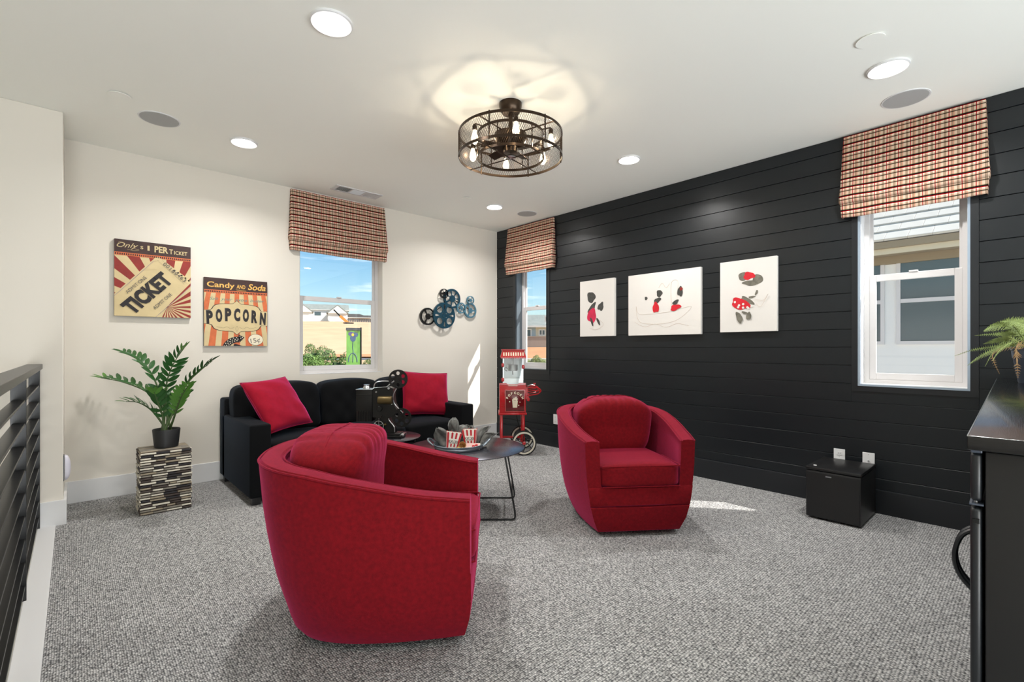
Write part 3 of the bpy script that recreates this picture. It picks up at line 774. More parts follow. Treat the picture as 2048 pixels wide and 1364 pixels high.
for i in range(6):
    a = 2*PI*i/6+PI/2-YAW+.12; x, y = .272*math.cos(a), .272*math.sin(a); M = T(x, y, ZT-.005)
    MB().tube([(x*.78, y*.78, ZT+.002), (x, y, ZT+.002)], .004, 6).build('socket_arm', M_bronze, fan)
    MB().lathe([(0, .0), (.010, 0), (.014, -.008), (.014, -.03), (.012, -.034), (0, -.034)], 16, M).build('lamp_socket', M_bronze, fan, smooth=True)
    b = MB().lathe([(.011, -.034), (.013, -.045), (.020, -.07), (.0225, -.088), (.018, -.108), (.008, -.118), (0, -.120)], 20, M).build('bulb', M_bulbglass, fan, smooth=True)
    MB().tube([(x+.005*math.cos(q*1.2), y+.005*math.sin(q*1.2), ZT-.05-.052*q/10) for q in range(11)], .0022, 5).build('filament', M_filament, b)
    l = bpy.data.lights.new('filament_lamp', 'POINT'); l.energy = 1.35; l.color = (1, .90, .76); l.shadow_soft_size = .006
    o = bpy.data.objects.new('filament_lamp', l); COL.objects.link(o); o.location = (FX+x, FY+y, CEIL+ZT-.075)

# ------------------------------------------------------------------ pictures on the white wall
def clip(poly, w_, h):
    for ax, lim, sg in ((0, 0, 1), (0, w_, -1), (1, 0, 1), (1, h, -1)):
        o = []
        for i in range(len(poly)):
            a = poly[i-1]; b = poly[i]; da = (a[ax]-lim)*sg; db = (b[ax]-lim)*sg
            if (da < 0) != (db < 0): t = da/(da-db); o.append((a[0]+(b[0]-a[0])*t, a[1]+(b[1]-a[1])*t))
            if db >= 0: o.append(b)
        poly = o
        if len(poly) < 3: return []
    return poly
class Sign:
    def __init__(s, name, label, cat, M, w_, h, d, base, edge, group):
        s.root = bpy.data.objects.new(name, None); COL.objects.link(s.root); s.root.matrix_world = M; tag(s.root, label, cat, group)
        s.w, s.h, s.d = w_, h, d; s.n = 0
        MB().box((0, -d, 0), (w_, 0, h), bev=.002).build('panel', edge, s.root)
        s.L = {}
        if base: s.poly('background_print', [[(0, 0), (w_, 0), (w_, h), (0, h)]], base)
    def z(s): s.n += 1; return -s.d-.0004*s.n
    def poly(s, name, polys, m, raise_=.0004):
        y = s.z(); mb = MB()
        M = Matrix(((1, 0, 0, 0), (0, 0, -1, 0), (0, 1, 0, 0), (0, 0, 0, 1)))
        for p in polys:
            p = clip(list(p), s.w, s.h)
            if len(p) >= 3: mb.prism(p, -(y+.0005), -y, M)
        return mb.build(name, m, s.root)
    def marks(s, polys, m):
        for p in polys: s.poly('brush_mark', [p], m)
    def holes(s, name, spl, m):
        y = s.z(); M = T(0, y, 0) @ Rx(PI/2)
        return link(name, shape2d(spl, .0002, M), m, s.root)
    def text(s, body, u, v, ang, m, width, height=None, bold=0, shear=0, sp=1.0):
        y = s.z(); M = T(u, y, v) @ Rx(PI/2) @ Rz(ang)
        return text('lettering', body, .1, m, s.root, M, bold=bold, shear=shear, width=width, height=height, ext=.0002, spacing=sp)
    def line(s, name, pts, m, r=.001, closed=False):
        y = s.z(); return MB().tube([(p[0], y, p[1]) for p in pts], r, 4, closed=closed, flat=.3).build(name, m, s.root)

W_, H_ = .504, .606
s = Sign('wall_sign', 'vintage ticket wall sign with cream ticket on red rays, upper left', 'sign', T(.236, YW-.002, 1.427), W_, H_, .030, M_signcream, M_edge, 'vintage cinema signs')
cx, cy = .34, .085
for k in range(22):
    a = 2*PI*k/22+.08; da = 2*PI/22*.27
    if not .2 < a < 3.6: continue
    s.n = 1; s.poly('ray', [[(cx, cy), (cx+math.cos(a-da), cy+math.sin(a-da)), (cx+math.cos(a+da), cy+math.sin(a+da))]], M_signred)
for k in range(9):
    a = -1.9+k*.245; s.n = 1; s.poly('ray', [[(cx, cy), (cx+math.cos(a-.06), cy+math.sin(a-.06)), (cx+math.cos(a+.06), cy+math.sin(a+.06))]], M_signred)
tk = [(0, .0), (.268, 0), (W_, .30), (W_, .32), (.285, .495), (.262, .490), (0, .172)]
s.n = 3; s.poly('ticket_print', [tk], M_signcream)
sc = [circ(.262+.03*0+(W_-.275)*i/9, .497-(.178)*i/9, .007, 8) for i in range(10)]
s.n = 3; s.poly('ticket_edge', sc, M_signcream)
s.poly('header_band', [[(0, .505), (W_, .505), (W_, H_), (0, H_)]], M_brown)
s.poly('film_strip', [[(0, .480), (W_, .480), (W_, .505), (0, .505)]], M_signorange); 
s.n -= 0
s.poly('film_perforation', [[(.004+i*.0136, .4845), (.0115+i*.0136, .4845), (.0115+i*.0136, .4985), (.004+i*.0136, .4985)] for i in range(37)], M_ink)
s.n -= 1; s.poly('ticket_print', [[(.262-.09, .38), (.262, .490), (.285, .495), (.40, .40)]], M_signcream)
s.text('Only', .082, .545, .03, M_signcream, .135, .050, 0, .45)
s.line('flourish', crom([(.02, .555), (.03, .585), (.06, .575), (.04, .54)], 5), M_signcream, .0012); s.line('flourish', crom([(.08, .532), (.12, .525), (.155, .535), (.12, .542)], 5), M_signcream, .0010)
s.text('s', .172, .545, 0, M_signcream, .018, .024); s.text('1', .215, .540, 0, M_signcream, .014, .040, .004); s.text('PER', .300, .532, 0, M_signcream, .092, .052, .003); s.text('T', .366, .530, 0, M_signcream, .026, .040, .002); s.text('ICKET', .433, .530, 0, M_signcream, .092, .031, .002)
ang = math.atan2(.287, .258)
def al(u, v, a, l): return (u+math.cos(a)*l, v+math.sin(a)*l)
s.text('TICKET', .246, .160, ang, M_ink, .395, .122, .0058, 0, 1.06)
s.text('ADMIT ONE', .145, .245, ang, M_inkgrey, .185, .026, 0); s.text('ADMIT ONE', .318, .125, ang, M_inkgrey, .175, .026, 0)
s.text('00180463', .382, .370, ang-PI/2, M_inkgrey, .200, .030, 0, 0, 1.15)
for a, b in (((.0, .155), (.25, .46)), ((.262, .0), (W_, .27))): s.line('ticket_rule', [a, b], M_violet, .0012)
for a, b in (((.272, .468), (.452, .290)), ((.322, .436), (.455, .285)), ((.305, .47), (.48, .29)), ((.25, .455), (.285, .468))): s.line('ticket_rule', [a, b], M_inkgrey, .0007)

s = Sign('wall_sign', 'vintage popcorn wall sign with orange stripes above the sofa arm', 'sign', T(.838, YW-.002, 1.191), .507, .601, .030, M_signcream, M_edge, 'vintage cinema signs')
W_, H_ = .507, .601
for k in range(-8, 9):
    x = W_/2+k*.072; xb = W_/2+k*.098
    if k % 1 == 0: s.n = 1; s.poly('stripe', [[(x-.018, .49), (x+.018, .49), (xb*1.0+.026, 0), (xb-.026, 0)]], M_signorange)
s.poly('header_band', [[(0, .495), (W_, .495), (W_, H_), (0, H_)]], M_brown)
s.n = 3; s.poly('film_strip', [[(0, .468), (W_, .468), (W_, .495), (0, .495)]], M_signorange)
s.poly('film_perforation', [[(.004+i*.0136, .474), (.0115+i*.0136, .474), (.0115+i*.0136, .488), (.004+i*.0136, .488)] for i in range(38)], M_ink)
s.text('Candy', .128, .520, 0, M_signgold, .215, .062, .002); s.text('AND', .286, .520, -.04, M_signgold, .070, .036, .002); s.text('Soda', .418, .516, 0, M_signgold, .150, .056, .002, .25)
s.line('underline', [(.245, .508), (.325, .504)], M_signgold, .0013); s.line('underline', [(.25, .502), (.33, .497)], M_signgold, .0010)
s.n = 3; s.text('Salt  your  extra  butter', .26, .405, 0, M_teal, .44, .035, 0, .4)
# cartouche
def cart(g):
    r = crom([(-.26, .06), (-.20, .065), (-.175, .10), (-.12, .118), (-.04, .122), (-.018, .135), (0, .150), (.018, .135), (.04, .122), (.12, .118), (.175, .10), (.20, .065), (.26, .06), (.26, -.06), (.20, -.065), (.175, -.10), (.12, -.118), (.04, -.122), (.018, -.135), (0, -.150), (-.018, -.135), (-.04, -.122), (-.12, -.118), (-.175, -.10), (-.20, -.065), (-.26, -.06)], 3)
    return [(W_/2+p.x*g, .255+p.y*g) for p in r]
s.n = 3; s.poly('cartouche_outline', [cart(1.03)], M_ink); s.poly('cartouche', [cart(1.0)], M_signcream)
for i, c in enumerate('POPCORN'):
    x = .042+i*.0705; s.n = 5; t_ = (i-3)/3; s.text(c, x, .205+.028*(1-t_*t_), -.05*t_, M_inkgrey, .050, .118, .006); s.n = 6; s.text(c, x+.003, .203+.028*(1-t_*t_), -.05*t_, M_ink, .048, .115, .005)
for sg in (-1, 1):
    s.line('scrollwork', crom([(W_/2+sg*.02, .17), (W_/2+sg*.05, .155), (W_/2+sg*.08, .172), (W_/2+sg*.11, .16), (W_/2+sg*.16, .172)], 4), M_inkgrey, .0009)
s.line('scrollwork', crom([(W_/2, .13), (W_/2-.01, .155), (W_/2, .18), (W_/2+.01, .155), (W_/2, .13)], 4), M_inkgrey, .0009)
s.n = 4; s.poly('price_oval', [circ(.408, .058, .064, 28, .052)], M_ink); s.poly('price_oval', [circ(.408, .058, .0615, 28, .0495)], M_cream)
s.text('15\u00a2', .408, .032, .15, M_inkgrey, .080, .052, 0)
arc_o = [(.262+.125*math.cos(a), -.03+.115*math.sin(a)) for a in [PI*(1.0-.06*i) for i in range(10)]]
arc_i = [(.262+.072*math.cos(a), -.03+.062*math.sin(a)) for a in [PI*(1.0-.06*i) for i in range(10)]]
s.n = 4; s.poly('curved_arrow', [[arc_o[i], arc_o[i+1], arc_i[i+1], arc_i[i]] for i in range(9)]+[[(.265, .105), (.315, .078), (.275, .030)]], M_ink)
s.poly('curved_arrow', [[(.225, .0), (.235, .022), (.30, .0)]], M_ink)
s.poly('polka_dot', [circ(.262+r*math.cos(a), -.03+r*.94*math.sin(a), .0042, 8) for r in (.083, .098, .113) for a in [PI*(.98-.075*i-(.03 if r == .098 else 0)) for i in range(7)]]+[circ(.285, .07, .004, 8), circ(.298, .078, .004, 8), circ(.278, .088, .004, 8)], M_cream)

# ------------------------------------------------------------------ canvases on the black wall (plain painted shapes)
def MXs(y1, z): return Matrix(((0, 1, 0, XW-.001), (-1, 0, 0, y1), (0, 0, 1, z), (0, 0, 0, 1)))
def canv(label, c0, c1):
    a = onX(*c0, XW-.03); b = onX(*c1, XW-.03)
    w_ = a.y-b.y; h = a.z-b.z
    return Sign('canvas_print', label, 'picture', MXs(a.y, b.z), w_, h, .032, None, M_canvas, 'white canvas prints on the black wall'), w_, h
s, w_, h = canv('narrow white canvas print, leftmost of the three on the black wall', (1160.4, 564), (1229.2, 671.8))
def blob(cx, cy, rx, ry, rot=0, k=.12, sd=1, n=28):
    o = []
    for i in range(n):
        a = 2*PI*i/n; q = 1+k*math.sin(3*a+sd)+k*.5*math.sin(5*a+sd*2); x = rx*q*math.cos(a); y = ry*q*math.sin(a)
        o.append(((cx+x*math.cos(rot)-y*math.sin(rot)/w_*h*0-y*math.sin(rot))*w_, (cy*h+(x*math.sin(rot)*w_+y*math.cos(rot)*w_))))
    return o
s.marks([blob(.34, .70, .12, .13, .4, .10, 2), blob(.36, .50, .16, .07, .9, .12, 1), blob(.62, .52, .08, .10, -.5, .16, 3)], M_paintgrey)
s.marks([blob(.36, .37, .13, .17, -.1, .10, 4)], M_paintpink)
s.marks([blob(.36, .26, .03, .11, .35, .05, 1), blob(.55, .26, .03, .10, .5, .05, 1)], M_paintgrey)
s.line('sketch_line', crom([(w_*.3, h*.15), (w_*.5, h*.12), (w_*.7, h*.2), (w_*.6, h*.28)], 5), M_pencil, .0015)
s, w_, h = canv('wide white canvas print, middle of the three on the black wall', (1257, 552.3), (1402, 668.2))
bt = [(.12, .48), (.14, .30), (.22, .20), (.5, .18), (.72, .24), (.88, .42), (.60, .36), (.30, .34), (.16, .36), (.12, .48)]
s.line('sketch_line', crom([(x*w_, y*h) for x, y in bt], 6), M_pencil, .0022)
s.line('sketch_line', crom([(x*w_, y*h) for x, y in [(.1, .22), (.25, .14), (.4, .18), (.55, .12), (.7, .17), (.85, .13)]], 6), M_pencil, .0018)
s.line('sketch_line', crom([(x*w_, y*h) for x, y in [(.64, .36), (.62, .6), (.63, .82), (.71, .82), (.70, .6), (.72, .36)]], 6), M_pencil, .002)
s.line('sketch_line', crom([(x*w_, y*h) for x, y in [(.45, .75), (.5, .82), (.55, .74), (.6, .8)]], 6), M_pencil, .0018)
s.marks([blob(.46, .66, .04, .045, 0, .1, 1), blob(.43, .55, .055, .03, .5, .1, 2), blob(.27, .60, .02, .022, 0, .1, 1), blob(.74, .66, .035, .06, 0, .12, 4), blob(.68, .50, .045, .025, .6, .1, 1)], M_paintgrey)
s.marks([blob(.41, .44, .045, .065, 0, .12, 3), blob(.68, .42, .07, .035, .25, .14, 2)], M_paintred)
s.marks([blob(.755, .70, .02, .02, 0, .1, 2)], M_signred)
s, w_, h = canv('upright white canvas print, rightmost of the three beside the window', (1440.4, 526), (1554.2, 662))
s.marks([blob(.43, .77, .09, .08, .2, .06, 1), blob(.68, .71, .09, .09, 0, .06, 2)], M_paintolive)
s.marks([blob(.53, .77, .10, .07, 0, .14, 2)], M_paintred)
s.marks([blob(.55, .67, .13, .05, -.1, .12, 5), blob(.50, .43, .13, .05, -.55, .12, 1), blob(.58, .475, .06, .02, .1, .1, 1), blob(.66, .53, .02, .05, -.4, .1, 1)], M_paintolive)
s.marks([blob(.38, .39, .17, .10, -.35, .12, 1)], M_paintred)
s.marks([circ((.28+.075*i)*w_, (.42-.03*(i % 2)-.018*i)*h, .010, 10) for i in range(5)]+[circ((.34+.09*i)*w_, (.345-.01*i)*h, .010, 10) for i in range(3)], M_canvas)
s.marks([blob(.36, .20, .05, .11, .35, .1, 2), blob(.53, .215, .045, .07, -.15, .1, 3), blob(.46, .265, .06, .02, -.3, .1, 1)], M_paintolive)
s.line('sketch_line', crom([(x*w_, y*h) for x, y in [(.62, .45), (.78, .42), (.86, .50), (.74, .34), (.66, .38)]], 6), M_pencil, .0016)

# ------------------------------------------------------------------ film reel wall sculpture
rw = thing('reel_sculpture', 'blue and black metal film reel sculpture on the white wall', 'wall art', (3.05, YW, 1.55))
def reel_mesh(r, style, th=.004):
    spl = [circ(0, 0, r, 48)]
    if style == 'four':
        for k in range(4): a = PI/4+k*PI/2; spl.append(circ(r*.62*math.cos(a), r*.62*math.sin(a), r*.25, 20))
        for k in range(4):
            a = k*PI/2; d = Vector((math.cos(a), math.sin(a))); n_ = Vector((-d.y, d.x))
            spl.append([tuple(d*r*q+n_*r*e) for q, e in ((.42, 0), (.62, -.05), (.80, -.085), (.87, 0), (.80, .085), (.62, .05))])
        for k in range(4): a = PI/4+k*PI/2; spl.append(circ(r*.2*math.cos(a), r*.2*math.sin(a), r*.045, 8))
    else:
        nsp = style; g = .10 if nsp > 3 else .16
        for k in range(nsp):
            a0 = 2*PI*k/nsp+g; a1 = 2*PI*(k+1)/nsp-g; o = []
            for i in range(9): a = a0+(a1-a0)*i/8; o.append((r*.80*math.cos(a), r*.80*math.sin(a)))
            for i in range(9): a = a1-.02-(a1-a0-.04)*i/8; o.append((r*.36*math.cos(a), r*.36*math.sin(a)))
            spl.append(o)
    return shape2d(spl, th/2, Rx(PI/2))
def wreel(px, py, r, style, m, d):
    p = onY(px, py, YW-d); M = T(p.x-3.05, -d, p.z-1.55)
    me = reel_mesh(r, style); me.transform(M); o = link('reel', me, m, rw)
    me2 = MB().ring(r*.96, r, -.012, .012, 40, M @ T(0, .012, 0) @ Rx(PI/2)).build('rim', m, o)
    MB().lathe([(0, -.006), (r*.16, -.006), (r*.18, .004), (0, .004)], 16, M @ Rx(PI/2)).build('hub', m, o)
    MB().tube([(p.x-3.05, -d, p.z-1.55), (p.x-3.05, -.001, p.z-1.55)], .006, 6).build('standoff', M_iron, rw)
wreel(856, 633, .103, 3, M_iron, .035); wreel(889, 631, .158, 'four', M_blue1, .060); wreel(904.8, 597.3, .121, 7, M_blue1, .030)
wreel(888.8, 587, .058, 6, M_iron, .055); wreel(923, 616, .067, 7, M_blue2, .045); wreel(941, 621, .095, 3, M_blue2, .030); wreel(941.6, 600.5, .055, 5, M_blue2, .055)
for a, b in (((889, 631), (888.8, 587)), ((856, 633), (904.8, 597)), ((904.8, 597), (941, 621))):
    A = onY(*a, YW-.02); B = onY(*b, YW-.02); MB().tube([A-Vector((3.05, YW, 1.55)), B-Vector((3.05, YW, 1.55))], .004, 6).build('tie_rod', M_iron, rw)
# ------------------------------------------------------------------ plant pedestal of stacked wood strips
PX0, PX1, PY0, PY1, PH = .342, .640, 4.200, 4.462, .445
ped = thing('plant_pedestal', 'square pedestal of stacked grey, cream and brown wood strips', 'stand', ((PX0+PX1)/2, (PY0+PY1)/2, 0))
hx = (PX1-PX0)/2; hy = (PY1-PY0)/2
MB().box((-hx+.012, -hy+.012, 0), (hx-.012, hy-.012, PH-.006)).build('core', mat('core_brown', srgb(66, 54, 44), .8), ped)
strip_m = [mat('strip_cream', srgb(226, 220, 204), .6, var=.08, vscale=30), mat('strip_grey', srgb(132, 126, 116), .7, var=.2, vscale=30), mat('strip_brown', srgb(74, 64, 60), .7, var=.25, vscale=30), mat('strip_charcoal', srgb(48, 46, 50), .7, var=.2, vscale=30), mat('strip_taupe', srgb(158, 146, 126), .7, var=.15, vscale=30)]
rnd = random.Random(11); NR = 25; rh = (PH-.012)/NR
smesh = {}
def strip(L, h, d, mi):
    key = (round(L, 3), mi, round(d, 4))
    if key not in smesh:
        me = MB().box((-L/2, -d, -h/2), (L/2, d, h/2), bev=.0008, seg=1).mesh('wood_strip'); me.materials.append(strip_m[mi]); smesh[key] = me
    return smesh[key]
for r in range(NR):
    z = .004+rh*(r+.5)
    for face in range(4):
        L = 2*hx if face % 2 == 0 else 2*hy; x = -L/2
        n = 4 if face == 0 else 2; prev = -1
        cuts_ = sorted([-L/2+L*(i+rnd.uniform(-.28, .28))/n for i in range(1, n)]); cuts_ = [-L/2]+cuts_+[L/2]
        for i in range(n):
            a, b_ = cuts_[i], cuts_[i+1]; mi = rnd.choice([0, 0, 0, 0, 0, 1, 2, 4] if (r+i) % 2 == 0 else [2, 3, 3, 1, 1, 4, 0])
            if mi == prev: mi = (mi+2) % 5
            prev = mi; Lq = round((b_-a)/.01)*.01; proud = rnd.choice([0, .002, .004])+(.002 if mi == 0 else 0)
            me = strip(max(Lq-.001, .02), rh*(.62 if mi != 0 else .55), .012, mi)
            c = (a+b_)/2
            ang_ = face*PI/2; dd = (hy if face % 2 == 0 else hx)-.012+proud
            p = Rz(ang_) @ Vector((c, -dd, 0))
            link('wood_strip', me, None, ped, (p.x, p.y, z), (0, 0, ang_))
for i in range(9):
    y = -hy+.014+(2*hy-.028)*(i+.5)/9; x = -hx+.004
    while x < hx-.01:
        L = min(rnd.choice([.10, .14, .18, .22]), hx-.004-x)
        MB().box((x+.0005, y-.0135, PH-.009), (x+L-.0005, y+.0135, PH-.001-rnd.uniform(0, .002)), bev=.001, seg=1).build('wood_strip', strip_m[rnd.choice([1, 1, 4, 4, 1])], ped); x += L

# ------------------------------------------------------------------ ZZ plant
pl = thing('potted_plant', 'green potted plant with glossy paired leaves standing on the strip pedestal', 'plant', (.506, 4.335, PH))
MB().lathe([(.0, 0), (.070, 0), (.074, .004), (.086, .128), (.084, .132), (.080, .128), (.076, .112), (0, .112)], 40).build('pot', M_pot, pl, smooth=True)
MB().lathe([(.077, .108), (.04, .116), (0, .118)], 30).build('soil', M_soil, pl, smooth=True)
def leafmesh(w_=.36, fold=.10, sag=.10):
    v = []; f = []; N = 7
    for i in range(N+1):
        t = i/N; hw = w_/2*math.sin(PI*min(1, t*.93+.03))**.75*(1-.25*t) if 0 < i < N else .004
        z = -sag*t*t
        v += [(t, -hw, z+fold*hw*2), (t, 0, z), (t, hw, z+fold*hw*2)]
    for i in range(N):
        for j in range(2): a = i*3+j; f.append((a, a+3, a+4, a+1))
    me = bpy.data.meshes.new('leaf'); me.from_pydata(v, [], f)
    for p in me.polygons: p.use_smooth = True
    return me
lm = [leafmesh(.40), leafmesh(.34, .2, .2)]
for m_ in lm: m_.materials.append(M_leaf)
lmb = leafmesh(.38, .12, .06); lmb.materials.append(M_leaf2)
PO = Vector((.506, 4.335, PH))
def zz(px, depth, nl, L, bright=0, seed=0, side=None):
    rr = random.Random(seed)
    pts = [P(180+x/3.496, 670+y/3.496, 3.56+depth*(i/(len(px)-1))) for i, (x, y) in enumerate(px)]
    base = Vector((.506+rr.uniform(-.035, .035), 4.335+rr.uniform(-.035, .035), PH+.11))
    pts[0] = base
    cv = crom([p-PO for p in pts], 12); n = len(cv)
    st = MB().tube(cv, [.0085-.0065*i/(n-1) for i in range(n)], 7).build('stem', M_stem, pl, smooth=True)
    for i in range(nl):
        t = .30+.70*i/(nl-1); q = t*(n-1); k = min(int(q), n-2); p = cv[k].lerp(cv[k+1], q-k); tn = (cv[k+1]-cv[k]).normalized()
        up = Vector((0, 0, 1)) if abs(tn.z) < .9 else Vector((0, -1, 0))
        sd = tn.cross(up).normalized(); nn = sd.cross(tn).normalized()
        sz = L*(.72+.45*math.sin(PI*min(1, (t-.2)*1.0)))*rr.uniform(.9, 1.1)*(1-.25*max(0, t-.8)/.2)
        for s_ in (1, -1):
            dirv = (tn*(.75+.3*t)+sd*s_*(1.0-.4*max(0, t-.7))+nn*(.55+rr.uniform(-.2, .2))).normalized()
            if i == nl-1: dirv = (tn+sd*s_*.35+nn*.1).normalized()
            zax = (nn-dirv*nn.dot(dirv)-tn*.25).normalized(); zax = (zax-dirv*zax.dot(dirv)).normalized(); yax = zax.cross(dirv)
            M = Matrix(((dirv.x, yax.x, zax.x, p.x), (dirv.y, yax.y, zax.y, p.y), (dirv.z, yax.z, zax.z, p.z), (0, 0, 0, 1))) @ Matrix.Diagonal((sz, sz, sz, 1))
            o = link('leaf', lmb if (bright or (i >= nl-2 and seed % 2)) else rr.choice(lm), None, st); o.matrix_local = M
zz([(500, 660), (515, 520), (400, 400), (230, 330), (75, 300)], -.05, 11, .085, seed=1)
zz([(520, 655), (510, 470), (430, 270), (330, 170), (215, 118)], .10, 12, .085, seed=2)
zz([(545, 655), (528, 480), (540, 320), (590, 190), (660, 90)], .05, 12, .085, seed=3)
zz([(585, 650), (610, 480), (680, 340), (770, 250), (860, 178)], .08, 11, .082, seed=4)
zz([(485, 660), (470, 570), (410, 510), (330, 470), (250, 465)], -.14, 8, .088, seed=5)
zz([(585, 650), (600, 540), (635, 440), (690, 350)], -.22, 10, .075, bright=1, seed=6)
zz([(530, 655), (505, 560), (470, 460), (450, 400)], -.16, 7, .080, seed=7)
zz([(560, 655), (560, 570), (570, 500), (600, 430)], .16, 7, .078, seed=8)
zz([(545, 655), (540, 560), (520, 470), (495, 390)], .15, 7, .078, seed=9)

# ------------------------------------------------------------------ model film projector
TZ = .4505
pj = thing('film_projector', 'antique black model film projector with two reels on the small table', 'projector', (1.885, 3.57, TZ), -YAW)
u = .000479
def q(cx, cy): return ((cx-600)*u+.002, (1247-cy)*u)
def yz(pts, y0, y1, name, m, par=pj, bev=0):
    M = Matrix(((1, 0, 0, 0), (0, 0, -1, 0), (0, 1, 0, 0), (0, 0, 0, 1)))
    return MB().prism(pts, -y1, -y0, M).build(name, m, par)
MB().box((-.150, -.085, .0), (.135, .085, .022), bev=.004).box((-.135, -.070, .022), (.118, .070, .034), bev=.004).build('base_plate', M_proj, pj, smooth=True)
for x in (-.165, .118):
    MB().box((x, -.055, .010), (x+.030, .055, .030), bev=.006).build('base_foot', M_steel, pj, smooth=True)
yz([q(330, 1180), q(745, 1180), q(735, 1090), q(690, 1000), q(640, 900), q(430, 900), q(400, 1000), q(345, 1090)], -.040, .040, 'pedestal', M_proj)
yz([q(380, 905), q(372, 440), q(395, 415), q(640, 395), q(725, 420), q(715, 560), q(730, 680), q(790, 800), q(700, 905)], -.050, .050, 'body', M_proj)
a = q(106, 435); c = q(372, 975)
MB().box((a[0], -.058, c[1]), (c[0], .058, a[1]), bev=.004).box((a[0]-.002, -.060, a[1]-.045), (c[0]+.002, .060, a[1]-.039), bev=.001).build('lamp_house', M_proj, pj, smooth=True)
lh = pj.children[-1]
MB().box((a[0]-.003, -.060, a[1]-.004), (c[0]+.003, .060, a[1]+.002), bev=.002).build('lamp_house_cap', M_steel, pj)
for i in range(6):
    x = a[0]+.014+(c[0]-a[0]-.028)*i/5; MB().tube([(x, -.059, c[1]+.004), (x, -.059, c[1]+.085)], .005, 6).build('cooling_fin', M_proj, lh, smooth=True)
hx_ = q(245, 400); M = T(hx_[0], 0, a[1])
MB().lathe([(.030, 0), (.028, .010), (.020, .024), (.024, .030), (.024, .036), (0, .038)], 20, M).build('chimney_cap', M_steel, pj, smooth=True)
lp = q(480, 612); MB().lathe([(.030, 0), (.033, .004), (.033, .106), (.029, .110), (0, .110)], 24, T(lp[0], -.062, lp[1]) @ Ry(PI/2)).build('lens_barrel', M_gold, pj, smooth=True)
for (cx, cy, r, m) in ((497, 760, .022, M_proj), (520, 885, .010, M_proj), (655, 415, .011, M_steel), (440, 478, .006, M_steel), (705, 682, .005, M_steel)):
    p = q(cx, cy); MB().lathe([(0, 0), (r, 0), (r, .010), (r*.8, .014), (0, .014)], 20, T(p[0], -.050, p[1]) @ Rx(PI/2)).build('knob', m, pj, smooth=True)
p = q(487, 1042)
wr = 85*u; hw_ = MB()
hw_.ring(wr*.9, wr, -.004, .004, 32, T(p[0], -.062, p[1]) @ Rx(PI/2))
for k in range(6): aa = k*PI/3+.5; hw_.tube([(p[0], -.062, p[1]), (p[0]+wr*.92*math.cos(aa), -.062, p[1]+wr*.92*math.sin(aa))], .0022, 5)
hw_.lathe([(0, 0), (.008, 0), (.008, .026), (0, .026)], 12, T(p[0], -.042, p[1]) @ Rx(PI/2))
hw_.tube([(p[0]+.002, -.062, p[1]+wr), (p[0]+.002, -.062, p[1]+wr+.02)], .003, 6)
tag(hw_.build('hand_wheel', M_steel, pj), kind=None)
p = q(597, 1028); MB().lathe([(0, 0), (.009, 0), (.011, .01), (.004, .018), (0, .018)], 14, T(p[0]-.012, -.048, p[1]) @ Ry(PI/2)).build('brass_knob', M_gold, pj, smooth=True)
def rod(pts, y, r, name='reel_arm', m=M_steel): MB().tube(crom([(q(*c)[0], y, q(*c)[1]) for c in pts], 6), r, 8).build(name, m, pj, smooth=True)
rod([(375, 425), (480, 418), (590, 408), (660, 350), (740, 290), (800, 262)], -.025, .006)
rod([(382, 405), (400, 345), (450, 312), (560, 302), (660, 305)], -.020, .0042)
rod([(770, 425), (730, 500), (715, 600), (745, 690), (815, 770), (885, 838)], -.035, .0042, 'reel_arm')
rod([(700, 860), (780, 900), (862, 910)], -.020, .006)
rod([(645, 922), (660, 965), (715, 1030), (745, 1080), (747, 1150)], -.048, .0045, 'lever')
for cx, cy, r in ((800, 262, 158*u), (862, 912, 160*u)):
    p = q(cx, cy); spl = [circ(0, 0, r, 48)]+[circ(r*.62*math.cos(k*PI/3+.52), r*.62*math.sin(k*PI/3+.52), r*.215, 20) for k in range(6)]
    for yy in (-.046, -.030):
        me = shape2d(spl, .0012, T(p[0], yy, p[1]) @ Rx(PI/2)); rl = link('film_reel', me, M_proj, pj)
    MB().lathe([(0, -.022), (r*.2, -.022), (r*.2, .022), (0, .022)], 20, T(p[0], -.038, p[1]) @ Rx(PI/2)).build('reel_hub', M_proj, rl, smooth=True)
    for k in range(6): MB().ring(r*.20, r*.235, -.0022, .0022, 16, T(p[0]+r*.62*math.cos(k*PI/3+.52), -.0465, p[1]+r*.62*math.sin(k*PI/3+.52)) @ Rx(PI/2)).build('hole_rim', M_iron, rl)

# ------------------------------------------------------------------ tray and snacks on the large table
tp_ = P(918, 697, 3.47); TX, TY = tp_.x, tp_.y
tr = thing('serving_tray', 'round galvanised metal tray with loop handles on the large coffee table', 'tray', (TX, TY, TZ), -YAW)
MB().lathe([(0, 0), (.168, 0), (.172, .004), (.180, .030), (.183, .034), (.180, .036), (.176, .032), (.168, .006), (0, .005)], 64).build('dish', M_tray, tr, smooth=True)
MB().ring(.1735, .1785, .012, .016, 64).build('rim_band', M_steel, tr)
for s_ in (-1, 1):
    MB().tube(crom([(s_*.178, -.055, .026), (s_*.205, -.050, .050), (s_*.222, -.02, .062), (s_*.222, .02, .062), (s_*.205, .050, .050), (s_*.178, .055, .026)], 6), .0065, 8).build('handle', M_tray, tr, smooth=True)
M_boxw = mat('carton_white', srgb(238, 232, 222), .6); M_boxr = mat('carton_red', srgb(190, 24, 36), .6)
